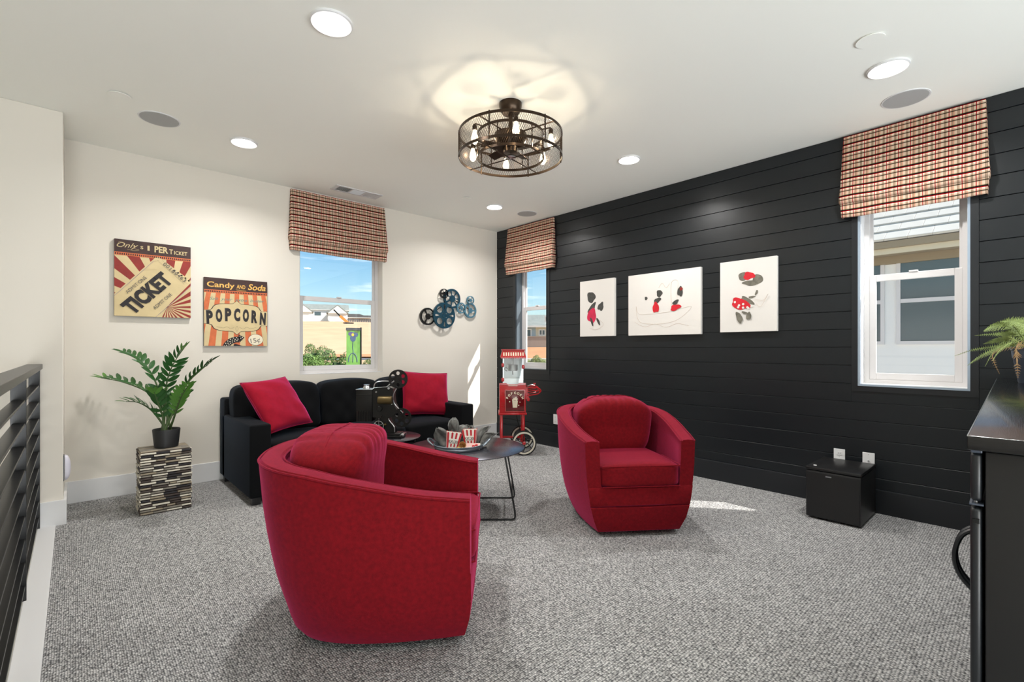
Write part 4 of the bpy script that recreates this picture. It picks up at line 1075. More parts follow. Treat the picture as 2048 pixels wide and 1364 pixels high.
def carton(label, x, y, rz, tilt, h=.118):
    bx = thing('popcorn_carton', label, 'popcorn box', (TX, TY, TZ), 0, 'striped popcorn cartons on the tray')
    bx.matrix_world = T(TX, TY, TZ+.006) @ Rz(-YAW) @ T(x, y, 0) @ Rz(rz) @ Ry(tilt)
    b0, b1, d0, d1 = .037, .052, .022, .032
    def pt(u_, z, face, off=0):
        t = z/h; w_ = b0+(b1-b0)*t; d = d0+(d1-d0)*t
        return {0: (u_*w_, -d-off, z), 1: (w_+off, u_*d, z), 2: (-u_*w_, d+off, z), 3: (-w_-off, -u_*d, z)}[face]
    mb = MB()
    mb.grid([[(sx*(b0+(b1-b0)*z/h), sy*(d0+(d1-d0)*z/h), z) for sx, sy in ((-1, -1), (1, -1), (1, 1), (-1, 1))] for z in (0, h*.5, h)], closeu=True)
    mb.f.append((0, 1, 2, 3)); body = mb.build('carton_body', M_boxw, bx); md = body.modifiers.new('t', 'SOLIDIFY'); md.thickness = .001
    for face in range(4):
        nst = 4 if face % 2 == 0 else 2
        for i in range(nst):
            c = -1+(i+.5)*2/nst; hw = .5/nst if nst == 4 else .22
            if nst == 4: c = -.86+i*.573; hw = .13
            for z0_, z1_ in (((.02, h*.33), (h*.66, h)) if face in (0, 2) else ((.002, h),)):
                if face in (0, 2) and i in (0, nst-1): z0_, z1_ = .002, h
                pp = [pt(c-hw, z0_, face, .0006), pt(c+hw, z0_, face, .0006), pt(c+hw, z1_, face, .0006), pt(c, z1_+.006, face, .0006), pt(c-hw, z1_, face, .0006)]
                o = MB().add(pp, [(0, 1, 2, 3, 4)]).build('red_stripe', M_boxr, bx)
                if face in (0, 2) and i in (0, nst-1): break
    for i in range(8):
        c = -.875+i*.25; mb = MB().add([pt(c-.125, h, 0, .0002), pt(c+.125, h, 0, .0002), pt(c, h+.007, 0, .0002)], [(0, 1, 2)]); mb.build('scalloped_edge', M_boxw, bx)
    text('lettering', 'POPCORN', .03, M_inkgrey, bx, T(0, -.0295, h*.38) @ Rx(PI/2-.085), bold=.0006, width=.066, height=.030, ext=.0002)
    return bx
carton('striped popcorn carton leaning at the front left of the tray', -.045, -.075, .25, .16)
carton('striped popcorn carton standing at the rear of the tray', .080, .045, -.12, -.05)
# kernels
def kernel_mesh():
    rr = random.Random(3); mb = MB()
    for i in range(4): mb.soft((rr.uniform(-.004, .004), rr.uniform(-.004, .004), rr.uniform(-.003, .004)), (.0055, .005, .0045), 2, 3)
    return mb.mesh('popcorn', smooth='all')
km = kernel_mesh(); km.materials.append(M_corn)
cup = thing('snack_cup', 'small tipped kraft paper cup spilling popcorn on the tray', 'cup', (0, 0, 0))
CM = T(TX, TY, TZ+.030) @ Rz(-YAW) @ T(.030, -.090, 0) @ Rz(.3) @ Rx(R_(66)); cup.matrix_world = CM
MB().lathe([(0, -.030), (.020, -.030), (.026, .030), (.0245, .030), (.019, -.027), (0, -.027)], 24).build('paper_wall', M_kraft, cup, smooth=True)
rr = random.Random(5)
for i in range(16):
    x = .030+rr.uniform(-.035, .035); y = -.125+rr.uniform(-.022, .02)
    o = link('popcorn_piece', km, None); o.matrix_world = T(TX, TY, TZ+.012) @ Rz(-YAW) @ T(x, y, rr.uniform(0, .012)) @ Rz(rr.uniform(0, 6)) @ Rx(rr.uniform(0, 6))
    tag(o, 'yellow popped kernel among those spilled before the kraft cup', 'popcorn', 'popcorn spilled on the tray')
bg_ = thing('candy_packet', 'flat red and white striped packet lying right of the kraft cup', 'packet', (0, 0, 0)); bg_.matrix_world = T(TX, TY, TZ+.012) @ Rz(-YAW) @ T(.100, -.040, 0) @ Rx(.25)
MB().box((-.055, -.045, 0), (.055, .045, .012), bev=.004).build('wrapper', M_boxw, bg_, smooth=True)
for i in range(7): MB().box((-.053, -.042+i*.0125, .0118), (.053, -.038+i*.0125, .0126)).build('red_stripe', M_boxr, bg_)
MB().soft((.01, -.02, .018), (.012, .010, .008), 2, 6).soft((.03, .0, .016), (.010, .010, .008), 2, 6).build('bow', M_boxr, bg_, smooth='all')
# cloth napkins
def napkin(label, petals, group='grey cloth napkins behind the cartons'):
    nk = thing('cloth_napkin', label, 'napkin', (TX, TY, TZ+.006), -YAW, group)
    for (x, y, lean, az, L, w_, sd) in petals:
        rows = []; N = 14; Mx = 12; edge = []
        for i in range(N+1):
            t = i/N; hw = w_/2*(math.sin(PI*min(1, .12+.80*t)))**.7
            if t > .9: hw *= 1-((t-.9)/.1)*.55
            r = []
            for j in range(Mx+1):
                s_ = -1+2*j/Mx
                bend = lean*t+.5*t*t*lean
                cr_ = noise.noise(Vector((s_*2.2+sd*3, t*3.1, sd)))*.020*min(1, t*3); fx = s_*hw*(1+.18*math.sin(t*5+sd*2)); fz = L*t*(1-.12*abs(bend)*t); fy = .045*(s_*s_)*(1-t*.4)+.012*math.sin(s_*5+sd+t*3)+.02*math.sin(t*4+sd)+cr_+.010*math.sin((s_*1.5+t*4)*3+sd)*t
                pnt = Vector((fx*math.cos(fy*4)+math.sin(bend)*fz, fy, math.cos(bend)*fz))
                r.append(tuple(Vector((x, y, 0))+Rz(az) @ pnt))
            rows.append(r)
        o = MB().grid(rows).build('folded_petal', M_towel, nk, smooth='all'); md = o.modifiers.new('t', 'SOLIDIFY'); md.thickness = .003
        j0 = 1; pth = [rows[i][j0] for i in range(1, N)]+[rows[N-1][j] for j in range(j0+1, Mx-j0)]+[rows[i][Mx-j0] for i in range(N-1, 0, -1)]
        MB().tube([Vector(p)+Rz(az) @ Vector((0, -.0022, 0)) for p in pth], .0011, 4).build('stitching', M_stitch, o)
    return nk
napkin('grey chambray napkin folded tall at the left rear of the tray', [(-.105, .02, -.25, .3, .155, .11, 0), (-.060, .075, .05, -.15, .205, .10, 1)])
napkin('grey chambray napkin fanned low in the middle behind the cartons', [(.0, .11, .15, .1, .150, .15, 2), (.055, .13, .1, -.3, .135, .09, 3)])
napkin('grey chambray napkin drooping over the right rear edge of the tray', [(.13, .10, .35, -.2, .165, .10, 4), (.165, .065, .55, -.5, .150, .11, 5)])

# ------------------------------------------------------------------ popcorn cart
pc = thing('popcorn_cart', 'red vintage popcorn cart with white-rimmed wheels in the room corner', 'popcorn machine', (3.445, 3.975, 0), R_(-40.3))
Wc = .290; Dc = .30
def cb(name, a, b, m=M_redpaint, bev=.003, par=pc): return MB().box(a, b, bev=bev).build(name, m, par, smooth=bool(bev))
for x in (.006, Wc-.042):
    for y in (.006, Dc-.036): cb('leg', (x, y, .0 if x < .1 else .11), (x+.030, y+.030, .45))
cb('cross_rail', (.03, Dc-.03, .135), (Wc-.03, Dc-.012, .160)); cb('cross_rail', (.012, .02, .135), (.03, Dc-.02, .16)); cb('cross_rail', (Wc-.06, .02, .135), (Wc-.02, Dc-.02, .16))
cb('cabinet_base', (-.010, -.010, .440), (Wc+.010, Dc+.01, .462))
cab = cb('cabinet', (0, 0, .462), (Wc, Dc, .768))
M_door = mat('smoked_red_door', srgb(96, 14, 18), .18, coat=.6)
dr = cb('door', (.064, -.006, .478), (.276, .001, .712), M_door, .002)
for a, c in (((.060, -.009, .474), (.067, 0, .716)), ((.273, -.009, .474), (.280, 0, .716)), ((.060, -.009, .709), (.280, 0, .716)), ((.060, -.009, .474), (.280, 0, .481))): MB().box(a, c).build('door_frame', M_redpaint, dr)
MB().tube([(.070, -.0075, .484), (.270, -.0075, .484), (.270, -.0075, .706), (.070, -.0075, .706)], .0014, 4, closed=True).build('gold_line', M_gold, dr)
for z in (.52, .545, .655, .68):
    for x in (.028, .052): MB().lathe([(0, 0), (.0035, 0), (0, .003)], 8, T(x, -.0005, z) @ Rx(PI/2)).build('rivet', M_gold, cab)
cxp = .170
for i, c in enumerate('POPCORN'):
    aa = R_(66-22*i); rad = .080
    text('lettering', c, .04, M_cream, dr, T(cxp-rad*math.sin(aa), -.0068, .590+rad*math.cos(aa)) @ Rx(PI/2) @ Rz(aa), bold=.0012, height=.026, ext=.0004)
MX_ = Matrix(((1, 0, 0, 0), (0, 0, -1, 0), (0, 1, 0, 0), (0, 0, 0, 1)))
bk = [(-.031, .0), (-.024, -.072), (.024, -.072), (.031, .0)]
for i in range(5):
    f0 = -1+i*.4+.04; f1 = -1+(i+1)*.4-.04
    MB().prism([(cxp+f0*.031, .595), (cxp+f1*.031, .595), (cxp+f1*.024, .520), (cxp+f0*.024, .520)], .0066, .0074, MX_).build('bucket_print', M_cream, dr)
for (x, z, r) in ((-.022, .604, .010), (-.004, .610, .012), (.016, .606, .011), (.004, .622, .009), (-.012, .618, .008), (.022, .616, .007), (-.058, .585, .006), (.055, .580, .005), (.04, .545, .006), (.012, .634, .006)):
    MB().prism(circ(cxp+x, z, r, 10), .0066, .0075, MX_).build('popcorn_print', M_cream, dr)
# serving notch and counter
MB().prism([(0, .768), (.085, .768), (.098, .752), (.195, .752), (.208, .768), (Wc, .768), (Wc, .790), (.215, .790), (.200, .775), (.090, .775), (.075, .790), (0, .790)], -.004, .004, MX_).build('counter_lip', M_redpaint, pc)
cb('serving_shelf', (.10, -.012, .762), (.19, .03, .768), M_cream, .002)
# glass case
G0, G1, GZ0, GZ1 = .040, .262, .770, 1.075
for a, c in (((G0, .02, GZ0), (G1, .023, GZ1)), ((G0, .267, GZ0), (G1, .27, GZ1)), ((G0, .02, GZ0), (G0+.003, .27, GZ1)), ((G1-.003, .02, GZ0), (G1, .27, GZ1))):
    MB().box(a, c).build('glass_panel', M_acrylic, pc)
for x in (G0, G1-.008):
    for y in (.018, .264): MB().box((x-.001, y-.001, GZ0), (x+.008, y+.008, GZ1)).build('case_post', M_steel, pc)
MB().box((G0+.004, .024, .770), (G1-.004, .266, .835)).build('tray_interior', mat('pale_panel', srgb(238, 240, 242), .35), pc)
MB().box((G0+.004, .258, .835), (G1-.004, .264, GZ1)).build('rear_panel', mat('pale_door', srgb(226, 230, 232), .3), pc)
MB().lathe([(0, 0), (.050, 0), (.057, .010), (.057, .062), (.060, .066), (.056, .068), (.050, .070), (0, .072)], 28, T(.150, .13, .918)).build('kettle', M_steel, pc, smooth=True)
kt = pc.children[-1]
MB().tube([(.150, .13, .985), (.150, .13, 1.075)], .010, 10).build('kettle_rod', M_steel, kt)
MB().tube(crom([(.150, .13, .918), (.150, .13, .895), (.152, .12, .875)], 4), .004, 6).build('kettle_spout', M_iron, kt)
MB().tube(crom([(.10, .12, .94), (.07, .11, .955), (.06, .10, .935), (.085, .10, .915)], 5), .004, 6).build('kettle_handle', M_iron, kt)
for x, z in ((.036, .985), (.036, .825), (.262, .965)):
    MB().soft((x, .014, z), (.016, .012, .022), 3, 6).build('door_latch', M_redpaint, pc, smooth='all', weld=True)
# canopy
cz0, cz1 = 1.072, 1.150
MB().add([(.010, -.018, cz0), (.292, -.018, cz0), (.292, .308, cz0), (.010, .308, cz0), (.032, .006, cz1), (.270, .006, cz1), (.270, .284, cz1), (.032, .284, cz1)], [(0, 1, 2, 3), (4, 5, 6, 7), (0, 1, 5, 4), (1, 2, 6, 5), (2, 3, 7, 6), (3, 0, 4, 7)]).build('canopy', M_redpaint, pc)
cn = pc.children[-1]
MB().box((.020, -.004, cz1-.004), (.282, .295, cz1+.008), bev=.003).build('canopy_top', M_redpaint, cn)
for i in range(9):
    x = .042+i*.0262
    def on(z): t = (z-cz0)/(cz1-cz0); return -.018+.024*t-.0012
    MB().add([(x, on(1.088), 1.088), (x+.013, on(1.088), 1.088), (x+.013, on(1.126), 1.126), (x, on(1.126), 1.126)], [(0, 1, 2, 3)]).build('white_slot', M_cream, cn)
for i in range(11):
    x = .012+i*.0256; MB().prism([(x, cz0+.002), (x+.0256, cz0+.002), (x+.022, cz0-.010), (x+.0128, cz0-.015), (x+.0036, cz0-.010)], .0165, .0185, MX_).build('scallop', M_redpaint, cn)
# push handle on the right
for y in (.03, .25):
    MB().tube(crom([(Wc, y, .735), (.36, y, .738), (.42, y, .735), (.452, y, .712), (.452, y, .690), (.42, y, .665), (.36, y, .655), (Wc+.01, y, .640)], 6), .007, 8).build('handle_loop', M_redpaint, pc, smooth=True)
    MB().tube(crom([(Wc+.01, y, .690), (.36, y, .700), (.42, y, .705)], 5), .006, 8).build('handle_loop', M_redpaint, pc, smooth=True)
    MB().prism([(Wc, .745), (Wc+.03, .72), (Wc+.022, .68), (Wc+.045, .655), (Wc+.030, .635), (Wc+.048, .615), (Wc+.038, .585), (Wc+.015, .590), (Wc+.008, .62), (Wc, .65)], -y-.004, -y+.004, MX_).build('scroll_bracket', M_redpaint, pc)
MB().tube([(.440, .03, .700), (.440, .25, .700)], .009, 8).build('push_bar', M_redpaint, pc)
MB().tube(crom([(.31, .03, .752), (.35, .03, .768), (.39, .03, .760)], 5), .005, 6).build('heart_bracket', M_steel, pc)
MB().prism([(.375, .775), (.388, .768), (.401, .775), (.401, .786), (.394, .790), (.388, .784), (.382, .790), (.375, .786)], -.034, -.026, MX_).build('heart_knob', M_redpaint, pc)
def wheel(y):
    M = T(.268, y, .136) @ Rx(PI/2)
    o = MB().ring(.120, .1355, -.010, .010, 56, M).build('wheel', M_rubber, pc, smooth=True)
    MB().ring(.104, .122, -.0112, .0112, 56, M).build('white_rim', M_tan, o, smooth=True)
    MB().ring(.099, .1045, -.008, .008, 48, M).build('inner_rim', M_iron, o)
    for k in range(6):
        a = k*PI/3+.4; c, s_ = math.cos(a), math.sin(a); c2, s2 = math.cos(a+.35), math.sin(a+.35)
        MB().tube(crom([M @ Vector((.012*c, .012*s_, 0)), M @ Vector((.05*c2, .05*s2, 0)), M @ Vector((.102*c, .102*s_, 0))], 5), .005, 6).build('spoke', M_iron, o, smooth=True)
    MB().lathe([(0, -.018), (.018, -.016), (.020, 0), (.018, .016), (0, .018)], 18, M).build('hub', M_redpaint, o, smooth=True)
wheel(-.025); wheel(Dc+.035)
MB().tube([(.268, -.03, .136), (.268, Dc+.04, .136)], .007, 10).build('axle', M_iron, pc)
MB().tube(crom([(.19, .2, .44), (.205, .21, .36), (.235, .25, .25), (.27, .33, .12), (.30, .36, .01)], 6), .004, 6).build('power_cord', M_rubber, pc, smooth=True)

# ------------------------------------------------------------------ counter and fridge at the right edge
CT = 1.0-.013
ct = thing('bar_counter', 'black glossy bar counter with worn edge at the right side', 'counter', (1.375, .099, 0), R_(1.4))
M_ct = mat('polished_black_wood', srgb(20, 20, 21), .14, coat=.3, bump=.10, bscale=30, stretch=(1, 30, 1))
MB().box((0, -.60, CT-.030), (2.80, 0, CT), bev=.003).build('countertop', M_ct, ct, smooth=True)
tag(ct.children[-1], 'polished black slab')
MB().tube([(0.002, -.0005, CT-.001), (2.79, -.0005, CT-.001)], .0012, 4).build('worn_edge', M_steel, ct)
MB().box((.62, -.58, 0), (2.80, -.03, CT-.031)).build('base_cabinet', M_black, ct)
for i in range(4):
    x = .63+i*.54; d = MB().box((x, -.031, .08), (x+.53, -.012, CT-.05), bev=.003).build('door', M_black, ct)
    MB().tube([(x+.48, .012, .70), (x+.48, .012, .84)], .005, 8).build('handle', M_iron, d)
fg = thing('mini_fridge', 'black two-door under-counter fridge with curved handle, seen edge-on', 'fridge', (1.375, .099, 0), R_(1.4))
MB().box((.028, -.58, .02), (.60, -.026, CT-.034), bev=.004).build('body', M_black, fg, smooth=True)
for name, z0_, z1_ in (('freezer_door', .845, .948), ('fridge_door', .03, .832)):
    d = MB().box((.030, -.022, z0_), (.598, -.003, z1_), bev=.008, seg=3).build(name, M_darktrim, fg, smooth=True)
MB().box((.027, -.024, .838), (.075, -.002, .841)).build('hinge_plate', M_potgrey, fg); MB().lathe([(0, .841), (.004, .841), (.004, .848), (0, .848)], 10, T(.045, -.012, 0)).build('hinge_pin', M_steel, fg)
MB().box((.027, -.022, .948), (.08, -.004, .956), bev=.002).build('hinge_cover', M_potgrey, fg)
MB().box((.024, -.018, .800), (.030, -.006, .810), bev=.001).build('hinge_bracket', M_iron, fg)
for x in (.50, .535):
    MB().tube(crom([(x, -.004, .665), (x, .034, .635), (x, .050, .575), (x, .038, .52), (x, -.004, .47)], 7), .0065, 8).build('handle', M_darktrim, fg, smooth=True)
for x in (.06, .56):
    for y in (-.54, -.06): MB().lathe([(.012, 0), (.014, .022)], 10, T(x, y, 0)).build('foot', M_black, fg)

# fern
FPX_, FPY_ = 3.64, .165-.06
k_ = ray(2066)
fp = Vector((3.70, 3.70*k_.y/k_.x, CT))
fern = thing('potted_fern', 'green and rust fern in a slate pot on the bar counter', 'plant', tuple(fp))
MB().lathe([(0, 0), (.052, 0), (.055, .004), (.074, .130), (.076, .132), (.080, .170), (.084, .174), (.085, .190), (.080, .192), (.077, .176), (0, .172)], 36).build('pot', M_potgrey, fern, smooth=True)
MB().lathe([(.076, .170), (0, .182)], 20).build('soil', M_soil, fern)
def frond(tips, nleaf=26, L=.026, m=None, dep=None, sd=0):
    rr = random.Random(sd); D0 = fp.x*math.sin(YAW)+fp.y*math.cos(YAW)
    pts = [P(px, py, D0+dd)-fp for px, py, dd in tips]; pts = [Vector((rr.uniform(-.012, .012), rr.uniform(-.012, .012), .175))]+pts
    cv = crom(pts, 10); n = len(cv); mb = MB()
    mb.tube(cv, [.0024*(1-.7*i/n) for i in range(n)], 5)
    for i in range(nleaf):
        t = .16+.84*i/nleaf; q_ = t*(n-1); k = min(int(q_), n-2); p = cv[k].lerp(cv[k+1], q_-k); tn = (cv[k+1]-cv[k]).normalized()
        sd_ = tn.cross(FW).normalized()*.75+tn.cross(Vector((0, 0, 1))).normalized()*.4
        sz = L*(1.05-t**2.2)*min(1, t*3)
        for s_ in (1, -1):
            d = (sd_*s_+tn*.45+Vector((0, 0, rr.uniform(-.25, .05)))).normalized(); w_ = tn*.21*sz; c = p+d*sz
            nn = d.cross(tn).normalized()*sz*.06
            for g in range(3):                      # toothed leaflet
                a0 = g/3; a1 = (g+1)/3; f0 = (1-a0)*1.0+.15; f1 = (1-a1)
                A = p+d*sz*a0; B = p+d*sz*a1
                mb.add([A+w_*f0, B+w_*(f1+.05), B-w_*(f1+.05), A-w_*f0, (A+B)/2+nn], [(0, 1, 4), (1, 2, 4), (2, 3, 4), (3, 0, 4)])
    return mb.build('frond', m or M_fern, fern)
# rust tipped fronds reach left over the counter, others curl up, back and right
frond([(2025, 650, 0), (1990, 652, -.08), (1967, 662, -.10)], 26, .050, sd=1)
frond([(2030, 668, .05), (1995, 668, .08), (1949, 671, .10)], 30, .026, sd=2)
frond([(2025, 690, -.05), (1985, 694, -.09), (1945, 700, -.10), (1909, 712, -.12)], 32, .024, sd=3)
frond([(2020, 688, -.10), (1985, 700, -.16), (1955, 716, -.2), (1935, 731, -.22)], 28, .036, sd=4)
frond([(2015, 690, .03), (1990, 700, .05), (1970, 733, .05)], 22, .032, M_fern, sd=5)
frond([(2010, 696, -.06), (1985, 710, -.08), (1999, 748, -.08)], 24, .024, M_fern2, sd=6)
frond([(2036, 690, -.11), (2034, 715, -.13), (2036, 757, -.13)], 22, .040, M_fern2, sd=7)
frond([(2020, 676, .08), (1990, 682, .12), (1966, 688, .14)], 24, .032, sd=8)
frond([(2060, 650, 0), (2080, 630, 0), (2110, 640, 0)], 26, .045, sd=9)
frond([(2085, 670, .05), (2130, 680, .05), (2160, 705, .05)], 26, .045, sd=10)
frond([(2062, 655, -.1), (2035, 643, -.16), (2000, 643, -.2)], 28, .048, sd=11)
frond([(2075, 690, -.1), (2095, 710, -.15), (2105, 740, -.15)], 22, .036, M_fern2, sd=12)
frond([(2030, 684, -.1), (2000, 700, -.2), (1985, 722, -.24)], 22, .034, sd=13)
frond([(2040, 660, .02), (2015, 646, .02), (1980, 650, .02)], 24, .045, sd=14)
# ------------------------------------------------------------------ outside
M_sand = mat('dry_grass', srgb(196, 164, 128), .95, var=.10, vscale=.15)
M_clay = mat('orange_clay', srgb(186, 132, 90), .95, var=.12, vscale=.6)
M_asph = mat('asphalt', srgb(112, 118, 124), .9)
M_conc = mat('concrete', srgb(226, 222, 214), .9)
M_tree = mat('tree_green', srgb(104, 132, 66), .8, var=.35, vscale=1.5)
M_bush = mat('bush_green', srgb(136, 150, 92), .8, var=.35, vscale=3)
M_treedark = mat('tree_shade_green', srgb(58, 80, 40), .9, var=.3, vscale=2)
M_bark = mat('bark', srgb(84, 64, 48), .9)
M_stucco = mat('white_stucco', srgb(238, 238, 235), .85)
M_taupe = mat('taupe_stucco', srgb(160, 148, 136), .9)
M_fascia = mat('tan_fascia', srgb(150, 136, 112), .8)
M_creamt = mat('cream_board', srgb(214, 206, 182), .8)
M_tile = mat('pale_roof_tile', srgb(206, 202, 192), .85, var=.05, vscale=3)
M_roofd = mat('roof_underlay', srgb(70, 66, 62), .9)
M_roofg = mat('grey_shingle', srgb(134, 138, 132), .9, var=.12, vscale=1)
M_solar = mat('solar_panel', srgb(50, 60, 84), .7)
M_wing = mat('dark_window_glass', srgb(78, 94, 98), .15, spec=.6)
M_bluew = mat('blue_grey_siding', srgb(160, 180, 190), .8)
M_crane = mat('orange_boom', srgb(206, 138, 62), .6)
M_fence = mat('dark_fence', srgb(80, 82, 84), .8)
def tz(D, ang):            # terrain height; ang measured clockwise from +Y
    A = lerp(D, [(0, -3.4), (48, -3.4), (80, -1.05), (84, -.75), (96, -.75), (100, -.1), (200, 11.6), (225, 12.2), (420, 13)])
    B = lerp(D, [(0, -3.4), (26, -3.2), (36, .05), (40, .35), (52, 1.2), (54, 2.2), (70, 2.4), (420, 3)])
    C = -3.4
    a = math.degrees(ang)
    if a < 28: return A
    if a < 36: return A+(B-A)*(a-28)/8
    if a < 54: return B
    if a < 62: return B+(C-B)*(a-54)/8
    return C
Ds = [0, 5, 10, 20, 26, 30, 36, 40, 46, 48, 52, 54, 60, 70, 80, 84, 96, 100, 120, 140, 160, 180, 200, 225, 300, 420]
rows = []
for D in Ds:
    r = []
    for i in range(61):
        a = R_(-60+3*i); r.append((D*math.sin(a)+.001*i, D*math.cos(a), tz(D, max(a, R_(-60)))+ (.25*noise.noise(Vector((D*.07, a*9, 0))) if D > 100 else 0)))
    rows.append(r)
g = MB().grid(rows).build('ground', M_sand, smooth='all'); g['kind'] = 'structure'
def polar(D, deg, z=0): a = R_(deg); return Vector((D*math.sin(a), D*math.cos(a), tz(D, a)+z))
struct('bounce_slab', MB().box((4.45, -8, -3.45), (10.95, 9, -3.36)), M_conc)  # unseen pale slab, added to bounce light onto the neighbouring house
# road strip behind the trees
rows = [[tuple(polar(D, d_, .06)) for d_ in range(5, 34)] for D in (84.5, 95)]
r_ = MB().grid(rows).build('road', M_asph); r_['kind'] = 'structure'
rows = [[tuple(polar(D, d_, .35)) for d_ in range(5, 34)] for D in (96, 99)]
r_ = MB().grid(rows).build('clay_bank', M_clay); r_['kind'] = 'structure'
rows = [[tuple(polar(D, d_, .12)) for d_ in range(36, 53)] for D in (38, 45, 52)]
r_ = MB().grid(rows).build('clay_slope', M_clay); r_['kind'] = 'structure'

def house(label, c, rz, w_, d, h, roofh, wallm, roofm, cat='house', wins=(), gable=False, over=.6, group='houses outside the windows', into=None):
    if into:
        t = into; t0 = T(t.location) @ Rz(t.rotation_euler.z); MW = t0.inverted() @ T(tuple(c)) @ Rz(rz); old = set(c_.name for c_ in t.children)
    else: t = thing('house', label, cat, tuple(c), rz, group); MW = None; old = set()
    MB().box((-w_/2, -d/2, -3), (w_/2, d/2, h)).build('wall', wallm, t)
    o = over
    if gable:
        MB().add([(-w_/2-o, -d/2-o, h), (w_/2+o, -d/2-o, h), (w_/2+o, d/2+o, h), (-w_/2-o, d/2+o, h), (-w_/2-o, 0, h+roofh), (w_/2+o, 0, h+roofh)], [(0, 1, 5, 4), (2, 3, 4, 5), (0, 4, 3), (1, 2, 5), (0, 3, 2, 1)]).build('roof', roofm, t)
        for sg in (-1, 1): MB().add([(sg*(w_/2+o+.03), -d/2, h-.2), (sg*(w_/2+o+.03), d/2, h-.2), (sg*(w_/2+o+.03), 0, h+roofh*.86)], [(0, 1, 2)]).build('gable_wall', wallm, t)
    else:
        k = min(w_, d)/2
        MB().add([(-w_/2-o, -d/2-o, h), (w_/2+o, -d/2-o, h), (w_/2+o, d/2+o, h), (-w_/2-o, d/2+o, h), (-w_/2+k, 0, h+roofh), (w_/2-k, 0, h+roofh)], [(0, 1, 5, 4), (2, 3, 4, 5), (0, 4, 3), (1, 2, 5), (0, 3, 2, 1)]).build('roof', roofm, t)
    MB().box((-w_/2-o, -d/2-o-.02, h-.18), (w_/2+o, -d/2-o, h+.02)).build('fascia', M_conc, t)
    for (x0, x1, z0_, z1_) in wins:
        wq = MB().box((x0-.12, -d/2-.05, z0_-.12), (x1+.12, -d/2-.001, z1_+.12)).build('window', M_stucco, t)
        MB().box((x0, -d/2-.07, z0_), (x1, -d/2-.04, z1_)).build('pane', M_wing, wq)
    if into:
        for ch in [c_ for c_ in t.children if c_.name not in old]:
            ch.data.transform(MW)
            for g_ in ch.children: g_.data.transform(MW)
    return t
def look(deg): return -R_(deg)
# hilltop houses seen through the back window (bearing 15-26 degrees)
def bear(px): k = ray(px); return math.degrees(math.atan2(k.x, k.y))
def hp(px, D): k = ray(px); a = math.atan2(k.x, k.y); return Vector((D*math.sin(a), D*math.cos(a), tz(D, a)))
H0 = house('long white two-storey house with grey roof on the hilltop', hp(646, 215), look(bear(646)), 19, 10, 5.0, 2.6, M_stucco, M_roofg, wins=((-3.2, -.8, 2.6, 4.0), (4, 6, 2.6, 4.0), (-8, -6, .6, 2.0)), gable=True)
house(None, hp(607, 205), look(bear(607)+90), 10, 6, 3.6, 2.6, M_stucco, M_roofg, wins=((-1, 1, .6, 1.8),), gable=True, into=H0)
house(None, hp(675, 206), look(bear(675)+90), 11, 7, 3.4, 3.2, M_stucco, M_roofg, gable=True, into=H0)
house('low brown-roofed house at the right of the hilltop', hp(708, 222), look(bear(708)), 13, 8, 2.4, 1.8, M_taupe, M_roofd)
house('distant low dark-roofed house at the far right of the hilltop', hp(735, 225), look(bear(735)), 14, 8, 2.2, 1.6, M_taupe, M_roofd)
bo = thing('crane', 'orange telescopic crane boom leaning beside the hilltop houses', 'crane', tuple(hp(697, 190)))
B0 = hp(697, 190)
pts = [P(667, 619, 186)-B0, P(680, 632, 187)-B0, P(699, 648, 188)-B0]
MB().tube([pts[1], pts[2]], .75, 4).build('lower_boom', M_crane, bo); MB().tube([pts[0], pts[1]], .32, 4).build('upper_boom', M_iron, bo)
MB().box((-1.6, -1, -.6), (1.6, 1, .5)).build('crane_base', M_iron, bo)
for i in range(4):
    a = hp(668+i*22+4, 203+i); b_ = hp(668+i*22+25, 203+i)
    f_ = thing('fence', ['dark site fence below the right hilltop houses', 'second run of dark site fence on the hill crest', 'third run of dark site fence on the hill crest', 'far right run of dark site fence on the hill crest'][i], 'fence', tuple(a), 0, 'site fences on the hill crest')
    n = 7
    for j in range(n): p = (b_-a)*j/(n-1); MB().box((p.x-.12, p.y-.12, p.z-.5), (p.x+.12, p.y+.12, p.z+1.5)).build('post', M_fence, f_)
    MB().add([(0, 0, 1.0), tuple(Vector(b_-a)+Vector((0, 0, 1.0))), tuple(Vector(b_-a)+Vector((0, 0, 1.25))), (0, 0, 1.25)], [(0, 1, 2, 3)]).build('rail', M_fence, f_)

# trees with leaf-card crowns of real small leaves
def crown_mesh(name, n, seed, leaf=.10):
    rr = random.Random(seed); mb = MB()
    cl = [(Vector((rr.gauss(0, .40), rr.gauss(0, .40), rr.gauss(0, .42))), rr.uniform(.25, .48)) for _ in range(16)]
    for i in range(n):
        c, R0 = rr.choice(cl); d = Vector((rr.gauss(0, 1), rr.gauss(0, 1), rr.gauss(0, 1))).normalized()
        p = c+d*R0*rr.uniform(.75, 1.0); a = Vector((rr.gauss(0, 1), rr.gauss(0, 1), rr.gauss(0, 1))).normalized(); b = a.cross(d).normalized()
        s = leaf*rr.uniform(.6, 1.2); mb.add([p-a*s, p+b*s*.5, p+a*s, p-b*s*.5], [(0, 1, 2, 3)])
    return mb.mesh(name)
cm = [crown_mesh('foliage', 9000, s, .055) for s in (1, 2)]
cores = MB().soft((0, 0, 0), (.62, .62, .66), 2.2, 8, fn=lambda q: q*(1+.18*math.sin(q.x*9+q.z*7)*math.cos(q.y*8))).mesh('foliage_mass', smooth='all')
